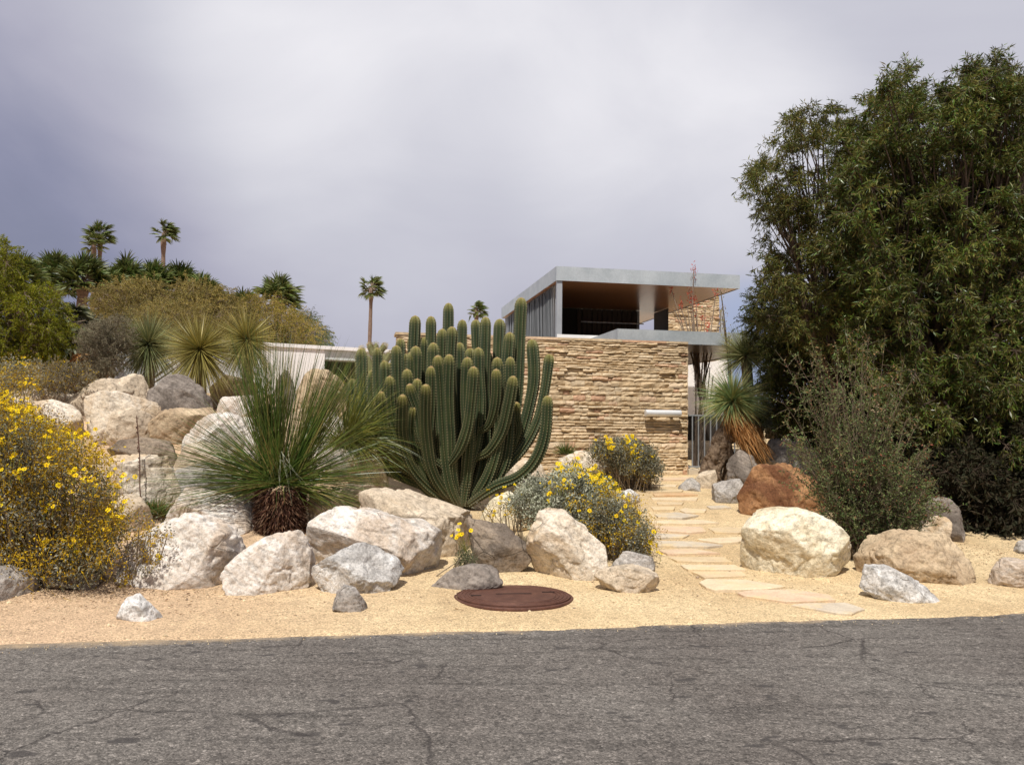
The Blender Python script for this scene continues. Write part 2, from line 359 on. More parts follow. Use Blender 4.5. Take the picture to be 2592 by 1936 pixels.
# ---------------------------------------------------------------- boulders
def ico(sub):
    me = bpy.data.meshes.new('tmp'); import bmesh
    bm = bmesh.new(); bmesh.ops.create_icosphere(bm, subdivisions=sub, radius=1); bm.to_mesh(me); bm.free()
    V = np.zeros(len(me.vertices) * 3); me.vertices.foreach_get('co', V); F = np.zeros(len(me.loops), int); me.loops.foreach_get('vertex_index', F)
    bpy.data.meshes.remove(me); return V.reshape(-1, 3), F.reshape(-1, 3)
ICO = {k: ico(k) for k in (4, 5, 6)}
def rock(poly, mat, label, Y=None, deep=.75, facets=8, rough=1., seed=None, cat='boulder', name='boulder', group='boulders of the desert garden', sink=0.0):
    poly = [tuple(q) for q in poly]
    if 'stack' not in label and 'small slab' not in label:
        xs = [q[0] for q in poly]; ys = [q[1] for q in poly]; x0_, x1_, y0_, y1_ = min(xs), max(xs), min(ys), max(ys); w_, h_ = x1_ - x0_, y1_ - y0_
        iL = max(q[1] for q in poly if q[0] < x0_ + .06 * w_); iR = max(q[1] for q in poly if q[0] > x1_ - .06 * w_)
        # carry the flanks down into the ground so that the boulder sits buried
        hull = [q for q in poly if q[1] < y0_ + .62 * h_ or q[0] < x0_ + .06 * w_ or q[0] > x1_ - .06 * w_]
        hull = [q for q in hull if q[1] <= (iL if q[0] < (x0_ + x1_) / 2 else iR) + 1]
        base_y = y1_ + .10 * h_
        c0 = (x0_ + x1_) / 2, (y0_ + y1_) / 2
        hull += [(x1_ - .05 * w_, y1_ - .08 * h_), (x1_ - .14 * w_, base_y), (x0_ + .14 * w_, base_y), (x0_ + .05 * w_, y1_ - .08 * h_)]
        hull.sort(key=lambda q: math.atan2(q[1] - c0[1], q[0] - c0[0])); y1real = y1_; poly = hull
    else: y1real = max(q[1] for q in poly)
    poly = np.array(poly, float); seed = seed if seed is not None else int(abs(poly.sum())) % 9973
    r = np.random.default_rng(seed)
    xm, ym = poly[:, 0].mean(), poly[:, 1].mean()
    cx, cy = (poly[:, 0].min() + poly[:, 0].max()) / 2, (poly[:, 1].min() + poly[:, 1].max()) / 2
    cx, cy = (cx + xm) / 2, (cy + ym) / 2
    wpx, hpx = np.ptp(poly[:, 0]), np.ptp(poly[:, 1])
    if Y is None:
        h = hit(cx, y1real - .04 * hpx); Y0 = h[1] if h is not None else 15.
        D = wpx * Y0 / F_PX * .5 * deep; Y = Y0 + D * .45
    D = wpx * Y / F_PX * .5 * deep
    D = max(D, .35 * hpx * Y / F_PX)
    sc = Y / F_PX
    # radial silhouette
    ths = np.linspace(-math.pi, math.pi, 361); pl = np.stack([poly[:, 0] - cx, -(poly[:, 1] - cy)], -1) * sc
    pl[:, 1] -= 0
    R = np.zeros(361)
    for i, th in enumerate(ths):
        d = np.array([math.cos(th), math.sin(th)]); best = 0
        for k in range(len(pl)):
            a, b = pl[k], pl[(k + 1) % len(pl)]; e = b - a; den = d[0] * e[1] - d[1] * e[0]
            if abs(den) < 1e-9: continue
            tt = (a[0] * e[1] - a[1] * e[0]) / den; uu = (a[0] * d[1] - a[1] * d[0]) / den
            if tt > 0 and -1e-6 <= uu <= 1 + 1e-6: best = max(best, tt)
        R[i] = best
    R[R <= 0] = R[R > 0].mean()
    ker = np.exp(-np.linspace(-2, 2, 13) ** 2); ker /= ker.sum(); R = np.convolve(np.concatenate([R[-7:-1], R, R[1:7]]), ker, 'valid')[:361] if len(R) == 361 else R
    ra, rb = wpx * sc * .5, hpx * sc * .5
    big = wpx * hpx > 9000
    V, F = ICO[6 if wpx * hpx > 30000 else 5 if wpx * hpx > 2500 else 4]
    u, w, v = V[:, 0], V[:, 1], V[:, 2]
    rho = np.sqrt(u * u + v * v); th = np.arctan2(v, u)
    Rt = np.interp(th, ths, R); Re = 1 / np.sqrt((np.cos(th) / ra) ** 2 + (np.sin(th) / rb) ** 2)
    k = sstep(.35, .95, rho); Rr = Re * (1 - k) + Rt * k
    pr = rho ** .8 * Rr; x = np.cos(th) * pr; z = np.sin(th) * pr; y = np.sign(w) * np.abs(w) ** .8 * D
    P = np.stack([x, y, z], -1)
    s = (ra * rb * D) ** (1 / 3)
    # planar facets mostly on the faces turned to and from the viewer
    for q in range(facets):
        n = r.normal(size=3) * np.array([.8, 1., .7]); n[1] -= .5 * (q % 3 != 0) ; n /= np.linalg.norm(n)
        sup = (P @ n).max(); dd = sup * (r.uniform(.64, .84) if facets > 12 else r.uniform(.74, .9))
        ex = P @ n - dd; P -= np.where(ex > 0, ex * .96, 0)[:, None] * n
    P[:, 0] = (P[:, 0] - P[:, 0].min()) / np.ptp(P[:, 0]) * np.ptp(pl[:, 0]) + pl[:, 0].min()
    P[:, 2] = (P[:, 2] - P[:, 2].min()) / np.ptp(P[:, 2]) * np.ptp(pl[:, 1]) + pl[:, 1].min()
    P[:, 2] -= np.where(P[:, 2] < 0, .25 * (P[:, 2] / pl[:, 1].min()) ** 2 * rb, 0)
    nrm = norm(P / np.array([ra, D, rb]))
    off = r.uniform(0, 50, 3)
    q = P / s
    P = P + nrm * (fbm(q * 1.1 + off, 3, seed) * .095 * s * rough)[:, None]
    rd = 1 - np.abs(fbm(q * 1.9 + off * 1.3, 4, seed + 9, .55)) * 2
    P = P + nrm * (-(np.clip(rd, .66, 1) - .66) * .17 * s * rough)[:, None]
    P = P + nrm * (fbm(q * 5 + off, 5, seed + 3, .6) * .021 * s * rough)[:, None]
    # strata ledges
    ax = norm(r.normal(size=3) * np.array([.3, .3, 1.]));  st = (q @ ax) * 3.2 + fbm(q * 1.2 + off, 2, seed + 5) * .8
    P = P + nrm * ((np.abs(st - np.floor(st) - .5) < .12) * -.012 * s * rough * sstep(-.1, .3, fbm(q * .9 + off, 2, seed + 6)))[:, None]
    ctr = W(cx, cy, Y); ang = -math.atan2(ctr[0], ctr[1])
    ca, sa = math.cos(ang), math.sin(ang)
    P = np.stack([P[:, 0] * ca - P[:, 1] * sa, P[:, 0] * sa + P[:, 1] * ca, P[:, 2]], -1)
    ctr[2] -= sink
    o = mesh_obj(name, P, [F], M[mat], None, True, tuple(ctr))
    return tag(o, label, cat, group)
# ---------------------------------------------------------------- boulder list (outlines measured on the photo, given real depth and volume)
ROCKS = [
 ('grey', [(-70,1440),(-20,1430),(20,1432),(55,1445),(81,1473),(88,1499),(69,1512),(0,1521),(-70,1520)], 'brownish grey boulder on the sand under the left edge of the yellow flower bush'),
 ('white', [(311,1406),(344,1334),(388,1308),(433,1298),(481,1300),(539,1317),(584,1341),(618,1368),(631,1392),(616,1427),(585,1454),(515,1467),(447,1486),(378,1480),(320,1460)], 'large smooth cream white boulder right of the yellow flower bush'),
 ('white', [(425,1282),(440,1252),(471,1234),(498,1234),(550,1249),(601,1267),(642,1296),(663,1313),(662,1340),(629,1357),(584,1357),(515,1345),(433,1320)], 'white and brown streaked boulder against the left of the grass tree trunk'),
 ('white', [(561,1487),(570,1463),(591,1434),(629,1404),(673,1373),(719,1344),(763,1342),(782,1361),(789,1393),(795,1415),(797,1437),(763,1477),(720,1500),(690,1509),(620,1507),(584,1504)], 'angular cream wedge boulder in front of the grass tree trunk'),
 ('greywhite', [(302,1540),(316,1520),(347,1514),(378,1500),(395,1509),(403,1540),(412,1563),(385,1573),(344,1571),(316,1561)], 'small loose grey rock alone on the sand near the road'),
 ('white', [(782,1365),(795,1336),(820,1306),(852,1288),(890,1282),(937,1290),(985,1303),(1016,1313),(1054,1316),(1088,1342),(1117,1377),(1121,1409),(1110,1436),(1073,1452),(1026,1462),(985,1455),(890,1440),(808,1420)], 'huge white boulder with leaf shadows right of the grass tree trunk'),
 ('greywhite', [(790,1450),(801,1426),(827,1404),(868,1385),(906,1375),(941,1375),(972,1394),(998,1413),(1017,1442),(1022,1469),(1006,1487),(969,1503),(922,1507),(871,1503),(820,1498),(796,1482)], 'white boulder speckled with dark grey in front of the huge white one'),
 ('grey', [(844,1547),(852,1517),(861,1486),(880,1480),(903,1483),(912,1504),(924,1520),(931,1541),(918,1548),(890,1553),(852,1550)], 'small pointed grey rock on the sand left of the manhole cover'),
 ('tanlight', [(912,1279),(926,1258),(953,1242),(985,1234),(1023,1242),(1064,1258),(1111,1277),(1153,1296),(1181,1318),(1199,1333),(1199,1377),(1165,1410),(1121,1416),(1080,1400),(985,1350)], 'long smooth tan boulder lying below the left of the big cactus'),
 ('darkgrey', [(1079,1484),(1092,1464),(1118,1442),(1156,1429),(1206,1432),(1238,1448),(1272,1472),(1238,1480),(1175,1489),(1121,1496),(1084,1495)], 'low flat dark grey rock behind the manhole cover'),
 ('brown', [(1181,1352),(1197,1331),(1232,1315),(1270,1311),(1299,1315),(1323,1343),(1339,1371),(1348,1409),(1342,1444),(1327,1457),(1283,1455),(1239,1450),(1207,1435),(1189,1390)], 'brown cracked boulder beside the tall cream slab boulder'),
 ('cream', [(1333,1321),(1353,1306),(1378,1293),(1403,1295),(1432,1304),(1454,1328),(1487,1359),(1516,1390),(1532,1422),(1541,1440),(1523,1465),(1482,1474),(1422,1475),(1384,1467),(1359,1445),(1347,1384)], 'tall leaning cream slab boulder in front of the silver leaved bush'),
 ('grey', [(1528,1409),(1561,1395),(1599,1391),(1639,1395),(1650,1416),(1658,1441),(1625,1462),(1546,1445)], 'pale speckled grey boulder half hidden behind a smaller rock at the path edge'),
 ('tanlight', [(1507,1478),(1520,1450),(1555,1432),(1599,1426),(1631,1432),(1656,1445),(1665,1463),(1668,1495),(1625,1502),(1577,1503),(1530,1496)], 'tan and white rock closest to the road at the left of the path'),
 ('gold', [(1881,1405),(1890,1367),(1912,1329),(1939,1298),(1972,1287),(2026,1283),(2066,1293),(2098,1316),(2127,1345),(2138,1376),(2140,1412),(2150,1440),(2093,1463),(2026,1460),(1941,1444),(1887,1427)], 'big rounded pale yellow boulder right of the path'),
 ('rust', [(1869,1277),(1885,1237),(1907,1204),(1939,1179),(1986,1172),(2026,1170),(2062,1190),(2086,1228),(2091,1282),(2048,1297),(1972,1308),(1914,1318),(1876,1297)], 'rust orange boulder behind the big pale yellow one'),
 ('tan', [(2172,1427),(2181,1394),(2228,1365),(2300,1345),(2362,1343),(2407,1365),(2436,1403),(2456,1439),(2450,1470),(2385,1480),(2335,1472),(2273,1462),(2183,1447)], 'wide tan boulder under the right side of the spiny bush'),
 ('greywhite', [(2183,1481),(2196,1446),(2223,1433),(2273,1435),(2318,1446),(2355,1475),(2371,1506),(2364,1526),(2295,1526),(2228,1512),(2190,1501)], 'white and grey rock in front of the wide tan boulder'),
 ('cream', [(2334,1340),(2345,1316),(2362,1304),(2380,1311),(2405,1345),(2400,1372),(2350,1372)], 'small pale pointed rock behind the wide tan boulder'),
 ('white', [(2508,1445),(2528,1423),(2587,1414),(2650,1420),(2670,1452),(2640,1489),(2580,1493),(2540,1484),(2513,1460)], 'white rock cut by the right edge of the photo'),
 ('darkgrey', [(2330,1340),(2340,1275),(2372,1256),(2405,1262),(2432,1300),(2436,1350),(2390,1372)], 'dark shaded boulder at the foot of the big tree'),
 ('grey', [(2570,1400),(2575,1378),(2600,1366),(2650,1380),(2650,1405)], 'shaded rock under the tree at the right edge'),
 ('grey', [(1717,1234),(1731,1215),(1755,1209),(1774,1228),(1772,1240),(1722,1243)], 'small round pale stone beside the path near the gate'),
 ('tanlight', [(1757,1220),(1777,1195),(1802,1188),(1815,1225),(1775,1238)], 'small pale rock leaning on the yucca trunk'),
 ('grey', [(1802,1259),(1822,1228),(1851,1212),(1889,1217),(1898,1262),(1851,1275),(1813,1270)], 'rounded grey boulder with striped leaf shadows below the yucca'),
 ('darkgrey', [(1838,1180),(1850,1150),(1870,1138),(1903,1156),(1920,1201),(1900,1240),(1842,1236)], 'dark boulder between the yucca trunk and the rust boulder'),
 ('tanlight', [(1940,1078),(1955,1048),(1985,1037),(2030,1034),(2062,1048),(2075,1082),(2040,1106),(1960,1104)], 'pale brown rock on top of the stack right of the yucca'),
 ('darkgrey', [(1960,1120),(1975,1085),(2010,1070),(2060,1085),(2075,1120),(2040,1150),(1975,1150)], 'dark rock in the middle of the stack right of the yucca'),
 ('grey', [(1912,1170),(1920,1130),(1950,1112),(2000,1110),(2050,1130),(2080,1170),(2070,1215),(1990,1225),(1925,1215)], 'grey boulder at the bottom of the stack right of the yucca'),
 ('darkgrey', [(2022,1050),(2035,1012),(2070,1000),(2110,1020),(2120,1065),(2070,1085),(2030,1075)], 'dark rock leaning against the top of the stack behind the spiny bush'),
 ('cream', [(1500,1190),(1530,1173),(1555,1167),(1593,1176),(1625,1195),(1644,1214),(1646,1227),(1593,1230),(1552,1222),(1505,1210)], 'cream rock at the foot of the stone wall beside the path'),
 ('cream', [(1400,1190),(1415,1160),(1450,1142),(1500,1145),(1535,1165),(1550,1200),(1530,1232),(1420,1232)], 'pale boulder behind the blue grey tufted plant'),
 ('cream', [(1335,1150),(1358,1134),(1384,1122),(1419,1127),(1444,1143),(1440,1175),(1400,1200),(1340,1190)], 'cream boulder with an orange stain right of the cactus arm'),
 ('brown', [(1280,1158),(1300,1140),(1335,1130),(1358,1150),(1345,1175),(1290,1180)], 'dark reddish rock behind the lower right of the cactus'),
 ('cream', [(1262,1195),(1280,1172),(1324,1158),(1372,1178),(1390,1215),(1370,1240),(1280,1240)], 'flat topped cream boulder seen between cactus stems'),
 ('gold', [(1245,1262),(1262,1232),(1308,1214),(1372,1210),(1419,1224),(1437,1245),(1419,1282),(1270,1290)], 'pale boulder crossed by the shadow of the cactus arm'),
 ('gold', [(1203,1310),(1215,1275),(1240,1255),(1277,1243),(1340,1253),(1378,1278),(1370,1320),(1300,1345),(1215,1345)], 'pale yellow boulder at the right of the cactus base'),
 ('greywhite', [(1480,1285),(1495,1260),(1530,1253),(1570,1268),(1600,1300),(1595,1330),(1500,1330)], 'grey white rock inside the silver leaved bush'),
 ('greywhite', [(1555,1258),(1570,1238),(1590,1236),(1620,1262),(1600,1275),(1565,1275)], 'small grey slab poking out above the silver leaved bush'),
 ('tanlight', [(782,1262),(800,1238),(864,1232),(880,1270),(870,1315),(830,1345),(779,1345)], 'tan boulder striped by leaf shadows right behind the grass tree trunk'),
 ('tan', [(850,1290),(857,1255),(887,1232),(940,1222),(965,1255),(950,1300),(870,1310)], 'tan boulder under the drooping leaves left of the cactus'),
 ('gold', [(880,1160),(905,1138),(936,1126),(972,1138),(980,1190),(985,1240),(930,1260),(880,1240)], 'cream boulder left of the cactus seen through long leaves'),
 ('tan', [(740,1010),(772,955),(800,936),(830,933),(870,955),(900,997),(915,1050),(900,1090),(750,1090)], 'tan pyramid shaped boulder behind the grass tree at the top of the pile'),
 ('white', [(770,1100),(800,1055),(860,1040),(895,1070),(900,1140),(870,1200),(800,1210),(770,1160)], 'white boulder behind the leaves right of the grass tree centre'),
 ('darkgrey', [(695,990),(705,955),(725,936),(745,950),(755,1000),(755,1060),(700,1065)], 'upright dark boulder behind the top of the grass tree'),
 ('tan', [(690,1100),(710,1050),(760,1030),(790,1070),(790,1150),(720,1180)], 'tan boulder hidden behind the middle of the grass tree'),
 ('white', [(470,1115),(500,1075),(530,1050),(576,1040),(640,1040),(672,1060),(692,1110),(680,1170),(600,1200),(480,1190),(462,1150)], 'large grey white boulder behind the left leaves of the grass tree'),
 ('white', [(548,1060),(553,1035),(563,1006),(583,1000),(625,1013),(645,1050),(640,1085),(560,1085)], 'white rock below the round tan boulder at the pile top'),
 ('tan', [(533,990),(548,961),(576,946),(609,946),(644,961),(660,997),(650,1035),(580,1040),(540,1025)], 'round tan boulder right of the dark grey one at the pile top'),
 ('darkgrey', [(372,1020),(385,998),(408,982),(434,951),(456,943),(478,951),(499,964),(521,980),(541,1013),(540,1050),(494,1062),(411,1068),(380,1055)], 'dark grey peaked boulder below the spiky yuccas'),
 ('tanlight', [(262,1010),(301,970),(329,954),(343,944),(363,960),(379,988),(382,1020),(370,1050),(300,1050)], 'cream pointed boulder under the leftmost spiky yucca'),
 ('tanlight', [(169,1020),(187,986),(215,967),(260,956),(304,956),(330,968),(335,1020),(290,1055),(177,1055)], 'smooth tan domed boulder at the top left of the pile'),
 ('cream', [(220,1030),(241,1005),(275,990),(310,989),(348,1003),(386,1014),(408,1033),(408,1060),(390,1095),(350,1125),(280,1125),(234,1080)], 'big cream boulder with a brown underside in the upper left of the pile'),
 ('tanlight', [(264,1080),(285,1043),(330,1030),(365,1045),(385,1080),(392,1118),(330,1135),(270,1120)], 'brownish boulder nestled below the big cream one'),
 ('tan', [(382,1090),(399,1065),(427,1043),(459,1035),(494,1039),(532,1031),(556,1051),(545,1095),(500,1130),(427,1132),(384,1125)], 'golden tan boulder in front of the dark grey peaked one'),
 ('tanlight', [(15,1010),(25,990),(47,981),(139,982),(176,992),(185,1020),(150,1050),(32,1045)], 'long pale brown boulder behind the top of the yellow flower bush'),
 ('cream', [(50,1060),(70,1025),(130,1010),(190,1030),(215,1080),(200,1120),(60,1120)], 'cream boulder partly covered by the top of the yellow flower bush'),
 ('brown', [(281,1140),(304,1118),(342,1109),(396,1112),(456,1131),(462,1150),(440,1185),(364,1190),(290,1175)], 'brown layered slab rock below the golden tan boulder'),
 ('cream', [(225,1190),(240,1165),(280,1155),(320,1150),(350,1153),(391,1172),(423,1196),(453,1222),(455,1265),(430,1305),(370,1310),(270,1290)], 'big cream boulder behind the thin red flower stalk'),
 ('tanlight', [(290,1280),(310,1258),(342,1251),(372,1280),(390,1313),(380,1350),(300,1350)], 'tan boulder between the yellow flower bush and the small red tufted plant'),
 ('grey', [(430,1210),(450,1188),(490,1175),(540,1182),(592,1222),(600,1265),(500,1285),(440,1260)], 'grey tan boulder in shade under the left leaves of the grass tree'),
 ('tan', [(560,1255),(590,1228),(630,1222),(665,1245),(670,1300),(600,1305)], 'small tan boulder left of the grass tree crown base'),
 ('tanlight', [(438,1165),(475,1125),(538,1118),(587,1147),(600,1190),(560,1220),(450,1215)], 'tan boulder in the middle of the pile left of the grass tree'),
 ('grey', [(1010,1180),(1040,1150),(1090,1160),(1110,1200),(1090,1240),(1020,1235)], 'grey boulder hidden behind the left stems of the cactus'),
 ('cream', [(1160,1190),(1190,1160),(1240,1160),(1260,1200),(1230,1240),(1165,1235)], 'pale boulder behind the middle of the cactus'),
 ('brown', [(105,1478),(130,1455),(180,1448),(245,1462),(262,1480),(200,1492),(120,1492)], 'dark rock in the shade under the yellow flower bush'),
]
ANG = ('wedge', 'slab', 'cracked', 'flat', 'wide tan', 'closest to the road', 'pointed', 'loose grey', 'peaked', 'speckled', 'cut by', 'in front of the wide', 'pyramid')
for matn, poly, label in ROCKS:
    rock(poly, matn, label, facets=22 if any(k in label for k in ANG) else 13)
# ---------------------------------------------------------------- litter of small stones and twigs on the sand
mb = MB(); Vi, Fi = ICO[4]
import itertools
def tiny_ico():
    import bmesh
    me = bpy.data.meshes.new('t'); bm = bmesh.new(); bmesh.ops.create_icosphere(bm, subdivisions=1, radius=1); bm.to_mesh(me); bm.free()
    V = np.array([v.co[:] for v in me.vertices]); F = np.array([p.vertices[:] for p in me.polygons]); bpy.data.meshes.remove(me); return V, F
TV, TF = tiny_ico()
for i in range(2600):
    u = rng.uniform(-7, 8); t = abs(rng.normal(0, 1)) * 2.2 + .05
    p = EDGE + SD * u + TD * t; p[2] = ground(p[0], p[1])
    s = rng.uniform(.004, .011) * (1 + (rng.random() < .04) * 1.2)
    mb.add(p + TV * s * rng.uniform(.6, 1.3, 3) , [TF])
for i in range(260):
    p = EDGE + SD * rng.uniform(-6, 7) - TD * abs(rng.normal(0, .12)); p[2] = .003
    mb.add(p + TV * rng.uniform(.003, .006) * rng.uniform(.6, 1.3, 3), [TF])
def m_peb():
    t = NT('pebbles'); c = t.ramp(t.island(), [(0, (.25,.19,.13)), (.4, (.55,.43,.26)), (.8, (.68,.56,.36)), (1, (.3,.22,.15))]); return t.done(t.pbr(c, .95))
tag(mb.build('pebbles', m_peb()), 'small pebbles scattered over the sandy verge', 'pebbles', kind='stuff')
mb = MB(); n = 1500
uu = rng.uniform(-6, 7, n); tt = np.abs(rng.normal(0, 1, n)) * 1.6 + .6
P = EDGE + SD * uu[:, None] + TD * tt[:, None]; P[:, 2] = ground(P[:, 0], P[:, 1]) + .006
# more litter under the bush and the tree
for (px, py, k, sp) in ((180, 1490, 900, .6), (420, 1495, 350, .5), (2450, 1400, 1500, 1.0), (1650, 1475, 120, .5), (700, 1400, 500, .45)):
    h = hit(px, py); q = h + rng.normal(size=(k, 3)) * sp * np.array([1.2, .45, 0]); q[:, 2] = ground(q[:, 0], q[:, 1]) + .008; P = np.vstack([P, q])
d = rdir(len(P)) * np.array([1, 1, .12]); leaves(mb, P, d, rng.uniform(.015, .05, len(P)), rng.uniform(.003, .009, len(P)))
def m_lit():
    t = NT('dry_litter'); c = t.ramp(t.island(), [(0, (.10,.06,.035)), (.5, (.22,.13,.07)), (1, (.38,.25,.12))]); return t.done(t.pbr(c, .95))
tag(mb.build('leaf_litter', m_lit()), 'dry twigs and leaves fallen on the sand', 'leaf litter', kind='stuff')

# ---------------------------------------------------------------- flagstones
def m_flag(name, a, b):
    t = NT(name); p = t.pos(); n = t.noise(p, 5, 6, .65, .5); n2 = t.noise(p, 50, 3, .7)
    c = t.mix(t.ramp(t.noise(p, 3.3, 6, .7), [(.5, 0), (.62, .75)]), t.ramp(n, [(.35, a), (.65, b)]), (.64,.49,.28)); c = t.mix(1., c, t.ramp(n2, [(.3, .8), (.6, 1.05)]), 'MULTIPLY')
    h = t.math('ADD', n, t.math('MULTIPLY', n2, .2)); return t.done(t.pbr(c, .9, nrm=t.bump(h, .5, .012)))
FM = {'pink': m_flag('pink_flagstone', (.56,.40,.27), (.64,.50,.35)), 'grey': m_flag('grey_flagstone', (.46,.39,.30), (.58,.50,.38)),
      'cream': m_flag('cream_flagstone', (.58,.46,.31), (.68,.56,.38)), 'orange': m_flag('orange_flagstone', (.52,.31,.16), (.62,.44,.26)), 'tan': m_flag('tan_flagstone', (.52,.40,.25), (.63,.50,.32))}
FL = [('grey', 'pale grey five cornered flagstone lying nearest the road', [(2004,1537),(2031,1532),(2138,1531),(2188,1546),(2152,1558),(2116,1556)]),
 ('pink', 'long pinkish flagstone second from the road', [(1869,1506),(1905,1497),(2004,1495),(2098,1511),(2116,1525),(1990,1529),(1887,1513)]),
 ('cream', 'wide cream flagstone third from the road', [(1770,1479),(1788,1468),(1887,1470),(1986,1487),(1941,1495),(1811,1501),(1788,1493)]),
 ('tan', 'narrow tan flagstone fourth from the road', [(1752,1450),(1878,1450),(1887,1461),(1784,1468)]),
 ('cream', 'long cream flagstone fifth from the road', [(1721,1433),(1860,1433),(1883,1446),(1744,1447)]),
 ('tan', 'tan straight edged flagstone sixth from the road', [(1694,1413),(1833,1414),(1851,1428),(1712,1425)]),
 ('pink', 'pinkish flagstone seventh from the road at the left of the path', [(1667,1394),(1748,1391),(1820,1404),(1690,1407)]),
 ('grey', 'wide grey tan flagstone with a dark front edge, eighth from the road', [(1658,1370),(1755,1373),(1829,1385),(1788,1389),(1667,1385)]),
 ('cream', 'cream flagstone right of the path left of the yellow boulder', [(1765,1368),(1869,1360),(1909,1365),(1869,1376),(1826,1380)]),
 ('grey', 'dark grey pointed flagstone at the left of the path', [(1645,1351),(1744,1356),(1726,1365),(1658,1366)]),
 ('tan', 'tan flagstone with a curved edge at the right of the path', [(1792,1338),(1851,1336),(1905,1347),(1869,1354),(1810,1351)]),
 ('pink', 'pinkish long flagstone at the left beside the tan curved one', [(1658,1333),(1775,1335),(1787,1349),(1748,1353),(1658,1347)]),
 ('cream', 'pale flagstone level with the tip of the flower bush', [(1645,1321),(1779,1318),(1820,1328),(1735,1330),(1654,1328)]),
 ('grey', 'grey white rounded flagstone in the middle of the path', [(1658,1304),(1712,1297),(1766,1308),(1726,1316),(1667,1314)]),
 ('cream', 'small rounded cream flagstone in the middle of the path', [(1721,1293),(1735,1287),(1788,1292),(1784,1301),(1735,1301)]),
 ('grey', 'small greyish flagstone at the right edge halfway up the path', [(1788,1283),(1833,1281),(1850,1288),(1800,1290)]),
 ('tan', 'small tan flagstone at the left edge halfway up the path', [(1648,1284),(1710,1284),(1704,1294),(1655,1294)]),
 ('tan', 'tan flagstone behind the small left one', [(1663,1272),(1730,1274),(1726,1281),(1667,1280)]),
 ('cream', 'pale flagstone with a ragged edge in the upper path', [(1649,1261),(1766,1262),(1761,1269),(1654,1268)]),
 ('orange', 'orange stained flagstone in the upper path', [(1654,1251),(1748,1249),(1765,1255),(1658,1258)]),
 ('tan', 'wide tan flagstone just above the orange stained one', [(1627,1240),(1730,1240),(1726,1247),(1636,1248)]),
 ('cream', 'cream flagstone second from the gate', [(1636,1227),(1715,1227),(1710,1235),(1627,1235)]),
 ('pink', 'pinkish flagstone closest to the gate', [(1658,1210),(1748,1208),(1739,1217),(1654,1219)])]
for mk, label, poly in FL:
    pts = [hit(x, y) for x, y in poly]; pts = np.array(pts); pts[:, 2] = ground(pts[:, 0], pts[:, 1])
    # dense ragged outline
    nn = len(pts); out = []
    for i in range(nn):
        a, b = pts[i], pts[(i + 1) % nn]; kk = max(2, int(np.linalg.norm(b - a) / .05))
        for j in range(kk):
            out.append(a + (b - a) * j / kk)
    out = np.array(out); c = out.mean(0)
    nz = vnoise(out * 7, 3) * .018; out = out + norm(out - c) * nz[:, None]
    out[:, 2] = out[:, 2].mean() * .55 + out[:, 2] * .45
    top = out.copy(); top[:, 2] += .022; rim = out.copy(); rim[:, 2] += .016; rim += norm(out - c) * .006; bot = out.copy(); bot[:, 2] -= .08
    k = len(out); V = np.vstack([top, rim, bot]); i0 = np.arange(k); i1 = (i0 + 1) % k
    F4 = np.concatenate([np.stack([i0 + k, i1 + k, i1, i0], -1), np.stack([i0 + 2*k, i1 + 2*k, i1 + k, i0 + k], -1)])
    tag(mesh_obj('flagstone', V - c, [F4, np.arange(k)[None]], FM[mk], None, False, tuple(c)), label, 'stepping stone', 'flagstones of the garden path')

# ---------------------------------------------------------------- manhole cover
h = hit(1300, 1517); Rm = 283 / F_PX * h[1] / 2 * 1.0
cz = float(ground(h[0], h[1])) + .008
mc = empty('manhole_cover', (h[0], h[1], cz), 'round rusty brown metal manhole cover on the sandy verge', 'manhole cover')
def m_rustmetal():
    t = NT('rusted_iron'); p = t.pos(); n = t.noise(p, 9, 7, .7, .5); n2 = t.noise(p, 60, 4, .7)
    c = t.mix(1., t.ramp(n, [(.3, (.075,.032,.022)), (.6, (.125,.055,.036)), (.75, (.19,.10,.07))]), t.ramp(n2, [(.3, .75), (.6, 1.1)]), 'MULTIPLY')
    c = t.mix(t.ramp(t.noise(p, 13, 5, .8), [(.68, 0), (.75, .5)]), c, (.42,.32,.25))
    return t.done(t.pbr(c, .65, .25, nrm=t.bump(t.math('ADD', n2, n), .6, .006), spec=.35))
mr = m_rustmetal()
def lathe(prof, seg=96):
    prof = np.array(prof); th = np.arange(seg) * 2 * math.pi / seg
    V = np.stack([prof[:, None, 0] * np.cos(th), prof[:, None, 0] * np.sin(th), np.broadcast_to(prof[:, None, 1], (len(prof), seg))], -1).reshape(-1, 3)
    b = np.arange(len(prof) - 1)[:, None] * seg; j = np.arange(seg)[None]; j2 = (j + 1) % seg
    return V, np.stack([b + j, b + j2, b + seg + j2, b + seg + j], -1).reshape(-1, 4)
pr = [(Rm + .03, -.05), (Rm + .03, .012), (Rm + .025, .02), (Rm + .006, .022), (Rm + .002, .01)]
V, F = lathe(pr); mesh_obj('ring_frame', V + np.array(mc.location), [F], mr, mc)
pr = [(Rm, .0), (Rm, .034)]; 
for rr in (.97, .90, .83, .76): pr += [(Rm * rr + .012, .036), (Rm * rr + .008, .030), (Rm * rr - .008, .030), (Rm * rr - .012, .037)]
pr += [(.001, .040)]
V, F = lathe(pr); lid = mesh_obj('lid', V + np.array(mc.location), [F], mr, mc)
dk = mat_flat('dark_slot', (.015,.01,.008), .9)
